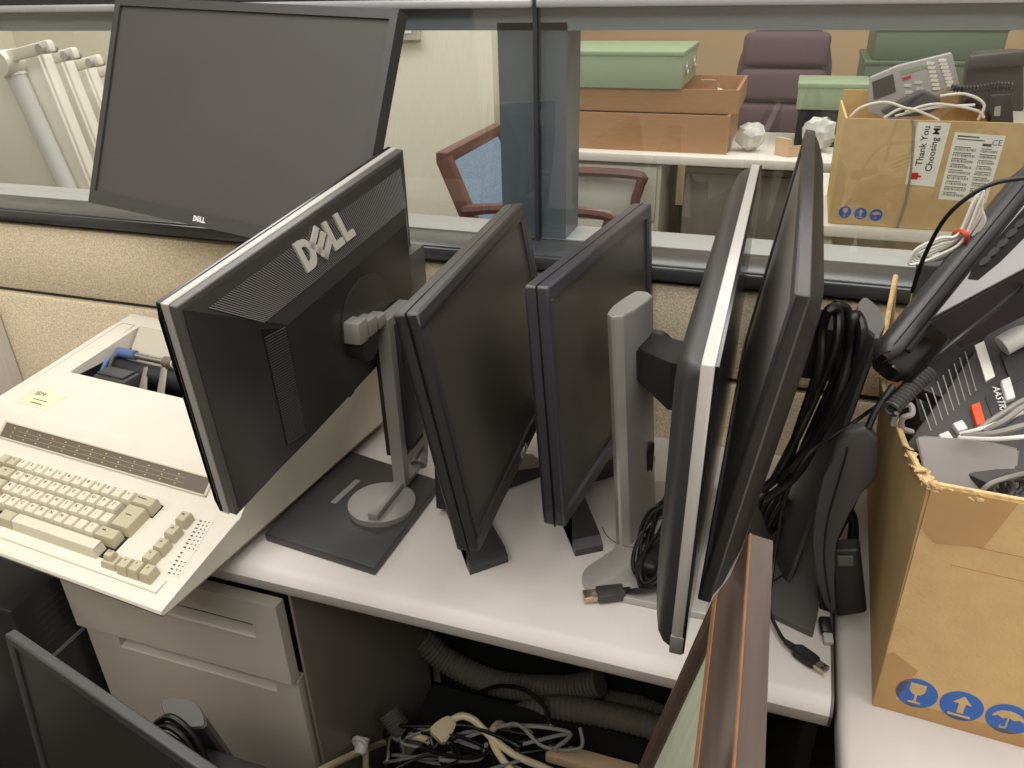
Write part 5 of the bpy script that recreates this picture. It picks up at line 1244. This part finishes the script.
bm = new(); bx(bm, (X1-.006, Y2+.006, Z0), (X1, Y2+.32, Z1-.1)); obj('side_wall', bm, 'cardboard_inner', c2, 0)
bm = new(); bx(bm, (X0, Y2+.32, Z0), (X1, Y2+.326, Z1+.03)); obj('back_wall', bm, 'cardboard_inner', c2, 0)
bm = new(); bx(bm, (X0+.006, Y2+.006, Z0), (X1-.006, Y2+.32, Z0+.006)); obj('floor_panel', bm, 'cardboard_inner', c2, 0)
def on2(q, yy=Y2): p = at_y(*q, yy); return (p.x-X0, p.z-Z0)
care_symbols(c2, M2b, [on2(q) for q in ((845, 212), (860.5, 213.5), (876, 215))], .0165)
bm = new(); pr(bm, [on2(q) for q in ((905, 184), (918, 122), (951, 123), (934, 187))], 0, .0008, M2b); lb = obj('tape_label', bm, 'paper', c2, 0, label='white printed tape strip')
a_, b_ = V(on2((916, 180))), V(on2((927, 128))); e_ = (b_-a_).normalized(); f_ = V((-e_.y, e_.x))
o1 = V(on2((923, 146))); o2 = V(on2((933, 149)))
bm = new()
for o_, s_ in ((o1, 'Thank You'), (o2, 'Choosing Mi')):
    txt(bm, s_, .023, M2b @ frame((o_.x, o_.y, .0009), (e_.x, e_.y, 0), (f_.x, f_.y, 0), (0, 0, 1)), .0002, off=.0004)
obj('lettering', bm, 'text_dark', lb, 0)
bm = new(); o_ = V(on2((912, 177))); Mx = M2b @ frame((o_.x, o_.y, .0008), (e_.x, e_.y, 0), (f_.x, f_.y, 0), (0, 0, 1)); bx(bm, (-.006, -.014, 0), (.012, .004, .0004), Mx); bx(bm, (.0, -.022, 0), (.005, -.014, .0004), Mx); obj('red_mark', bm, 'text_red', lb, 0)
bm = new(); k = [on2(q) for q in ((938, 199), (955, 132), (1006, 136), (986, 203))]; pr(bm, k, 0, .0008, M2b); sh = obj('barcode_sheet', bm, 'paper', c2, 0, label='white sheet of barcodes')
bm = new(); k = [V(q) for q in k]
def uvq(u, v): return k[1].lerp(k[2], u).lerp(k[0].lerp(k[3], u), v)
def qd(u0, v0, u1, v1): pr(bm, [tuple(uvq(u0, v1)), tuple(uvq(u1, v1)), tuple(uvq(u1, v0)), tuple(uvq(u0, v0))], .0008, .0012, M2b)
for col, (u0, u1) in enumerate(((.07, .52), (.60, .94))):
    for r in range(9):
        v = .20 + r*.085
        qd(u0, v, u1-.18*random.random(), v+.012)
        x = u0
        while x < u1-.02:
            w_ = random.uniform(.006, .02); qd(x, v+.022, x+w_, v+.058); x += w_ + random.uniform(.008, .02)
qd(.07, .04, .5, .06); qd(.07, .085, .62, .10); qd(.6, .13, .78, .17)
txt(bm, 'CE', .02, M2b @ Matrix.Translation((uvq(.87, .11).x, uvq(.87, .11).y, .001)), .0002)
obj('print', bm, 'paper_print', sh, 0)
# contents: grey key phone, black handset and base, leads
def slab2(pix, y, th_, m, name, par, bev=.003):
    pts = [at_y(*q, y) for q in pix]; bm = new(); pr(bm, [(p.x, p.z) for p in pts], 0, th_, frame((0, y+th_, 0), (1, 0, 0), (0, 0, 1), (0, -1, 0)), bev=bev); return obj(name, bm, m, par, 30)
yk = Y2+.20
kp = thing('desk_phone', at_y(910, 110, yk), 'grey multi-key desk phone leaning in the carton behind the glass', 'phone')
slab2(((868, 112), (870, 78), (898, 66), (952, 53), (960, 86), (925, 100), (905, 125)), yk, .03, 'phone_grey', 'body', kp)
def line2(pts0, pts1, n, yy, m, name, par, th_=1.0):
    for i in range(n):
        f = i/(n-1) if n > 1 else 0
        a = (pts0[0][0]+(pts1[0][0]-pts0[0][0])*f, pts0[0][1]+(pts1[0][1]-pts0[0][1])*f); b = (pts0[1][0]+(pts1[1][0]-pts0[1][0])*f, pts0[1][1]+(pts1[1][1]-pts0[1][1])*f)
        pa_, pb_ = at_y(*a, yy), at_y(*b, yy); bm = new(); bx(bm, (min(pa_.x, pb_.x), yy-.005, 0), (max(pa_.x, pb_.x), yy+.001, .008), Matrix.Translation((0, 0, (pa_.z+pb_.z)/2)), bev=.001); obj(name, bm, m, par, 20)
line2(((938, 63), (946, 61)), ((946, 88), (954, 86)), 8, yk, 'paper', 'key', kp)
line2(((926, 66), (934, 64)), ((932, 91), (940, 89)), 7, yk, 'paper', 'key', kp)
line2(((903, 88), (911, 86)), ((908, 108), (915, 106)), 4, yk, 'white_key', 'key', kp)
line2(((914, 85), (922, 83)), ((919, 104), (926, 102)), 4, yk, 'white_key', 'key', kp)
slab2(((902, 78), (911, 75), (911, 78), (903, 81)), yk-.004, .004, 'text_red', 'red_key', kp, 0)
slab2(((900, 71), (934, 62), (934, 66), (901, 75)), yk-.003, .003, 'file_green', 'display', kp, 0)
slab2(((872, 82), (893, 74), (896, 92), (874, 100)), yk-.003, .003, 'phone_dark', 'cradle', kp, 0)
bp = thing('desk_phone', at_y(985, 80, Y2+.24), 'black desk phone with its handset on, heaped in the carton behind the glass', 'phone')
slab2(((960, 108), (968, 62), (976, 52), (1024, 50), (1024, 112)), Y2+.22, .05, 'phone_black', 'body', bp, .006)
slab2(((966, 70), (970, 56), (1030, 50), (1030, 66)), Y2+.18, .04, 'phone_dark', 'handset', bp, .008)
slab2(((990, 95), (1012, 94), (1014, 124), (988, 123)), Y2+.10, .05, 'black_plastic', 'keypad', bp, .004)
slab2(((995, 107), (1001, 106), (1000, 116), (994, 116)), Y2+.095, .006, 'phone_grey', 'key', bp, 0)
pts = []
for k_ in range(18*8+1):
    f = k_/(18*8); c_ = at_y(952 + 62*f, 88 + 2*math.sin(f*6), Y2+.13); t_ = k_/8*2*math.pi; pts.append(c_ + V((0, .009*math.cos(t_), .009*math.sin(t_))))
bm = new(); tb(bm, pts, .0028, 6, 0); solo('coiled_cord', bm, 'cable_black', 'black coiled cord across the phones in the carton behind the glass', 'cord')
hb = thing('handset', at_y(920, 105, Y2+.08), 'black handset lying slanted at the front of the carton behind the glass', 'handset')
slab2(((880, 112), (922, 90), (940, 98), (942, 108), (925, 116), (890, 118)), Y2+.06, .035, 'phone_black', 'grip', hb, .006)
for i, pt in enumerate((((850, 117), (862, 107), (885, 102), (905, 108)), ((884, 118), (905, 108), (935, 118), (939, 122)), ((905, 112), (935, 104), (975, 110), (984, 118)), ((940, 96), (965, 94), (984, 104), (978, 120)), ((895, 116), (930, 108), (955, 106), (975, 105)))):
    bm = new(); tb(bm, [at_y(a, b, Y2+.035+.004*i) for a, b in pt], .0035, 7, 6)
    solo('phone_lead', bm, 'cable_white', ('white lead at the near corner of the carton behind the glass', 'white lead hanging over the front of the carton behind the glass', 'lowest white lead crossing the carton behind the glass', 'white lead arching highest in the carton behind the glass', 'straight white lead across the carton behind the glass')[i], 'cable')
bm = new(); tb(bm, [at_y(a, b, Y2-.004) for a, b in ((912, 119), (914, 130), (912, 160), (907, 195), (897, 228))], .003, 7, 6); solo('phone_lead', bm, 'cable_grey', 'grey lead hanging down the front of the carton behind the glass', 'cable')
c3 = thing('carton', (.85, Y2+.2, Z0), 'cardboard carton beside the barcode carton, just cut by the photo edge', 'box')
bm = new(); xx = at_y(1011, 150, Y2+.08).x + .03; bx(bm, (xx, Y2+.05, Z0), (xx+.4, Y2+.35, Z1-.07), bev=.003); obj('body', bm, 'cardboard', c3)
bm = new(); bx(bm, (xx-.0005, Y2+.0495, Z1-.09), (xx+.4005, Y2+.3505, Z1-.068)); obj('packing_tape', bm, 'tape', c3, 0)

# ================================================================ light
def area(loc, sx, sy, w, rot=(0, 0, 0), col=(1, .978, .94)):
    l = bpy.data.lights.new('ceiling_lamp', 'AREA'); l.shape = 'RECTANGLE'; l.size = sx; l.size_y = sy; l.energy = w; l.color = col
    o = bpy.data.objects.new('ceiling_lamp', l); COL.objects.link(o); o.location = loc; o.rotation_euler = rot
LW = 29
LAMPS = ((-1.0, .45, .92), (.75, .55, .95), (-.1, -1.1, 1.25), (-2.3, 2.6, 1.3), (-.2, 3.3, 1.0), (1.3, 3.0, 1.0), (-2.6, -.6, .6), (2.2, -.6, .6))
for x, y, k in LAMPS: area((x, y, 2.70), 1.7, 1.0, LW*k)
w = bpy.data.worlds.new('world'); w.use_nodes = True; w.node_tree.nodes['Background'].inputs['Color'].default_value = (1, .95, .88, 1); w.node_tree.nodes['Background'].inputs['Strength'].default_value = .05
SC.world = w
SC.view_settings.view_transform = 'Standard'; SC.view_settings.look = 'None'; SC.view_settings.gamma = 1.0; SC.view_settings.use_curve_mapping = False
SC.view_settings.exposure = 0.0
SC.cycles.max_bounces = 8; SC.cycles.transparent_max_bounces = 12; SC.cycles.use_denoising = True
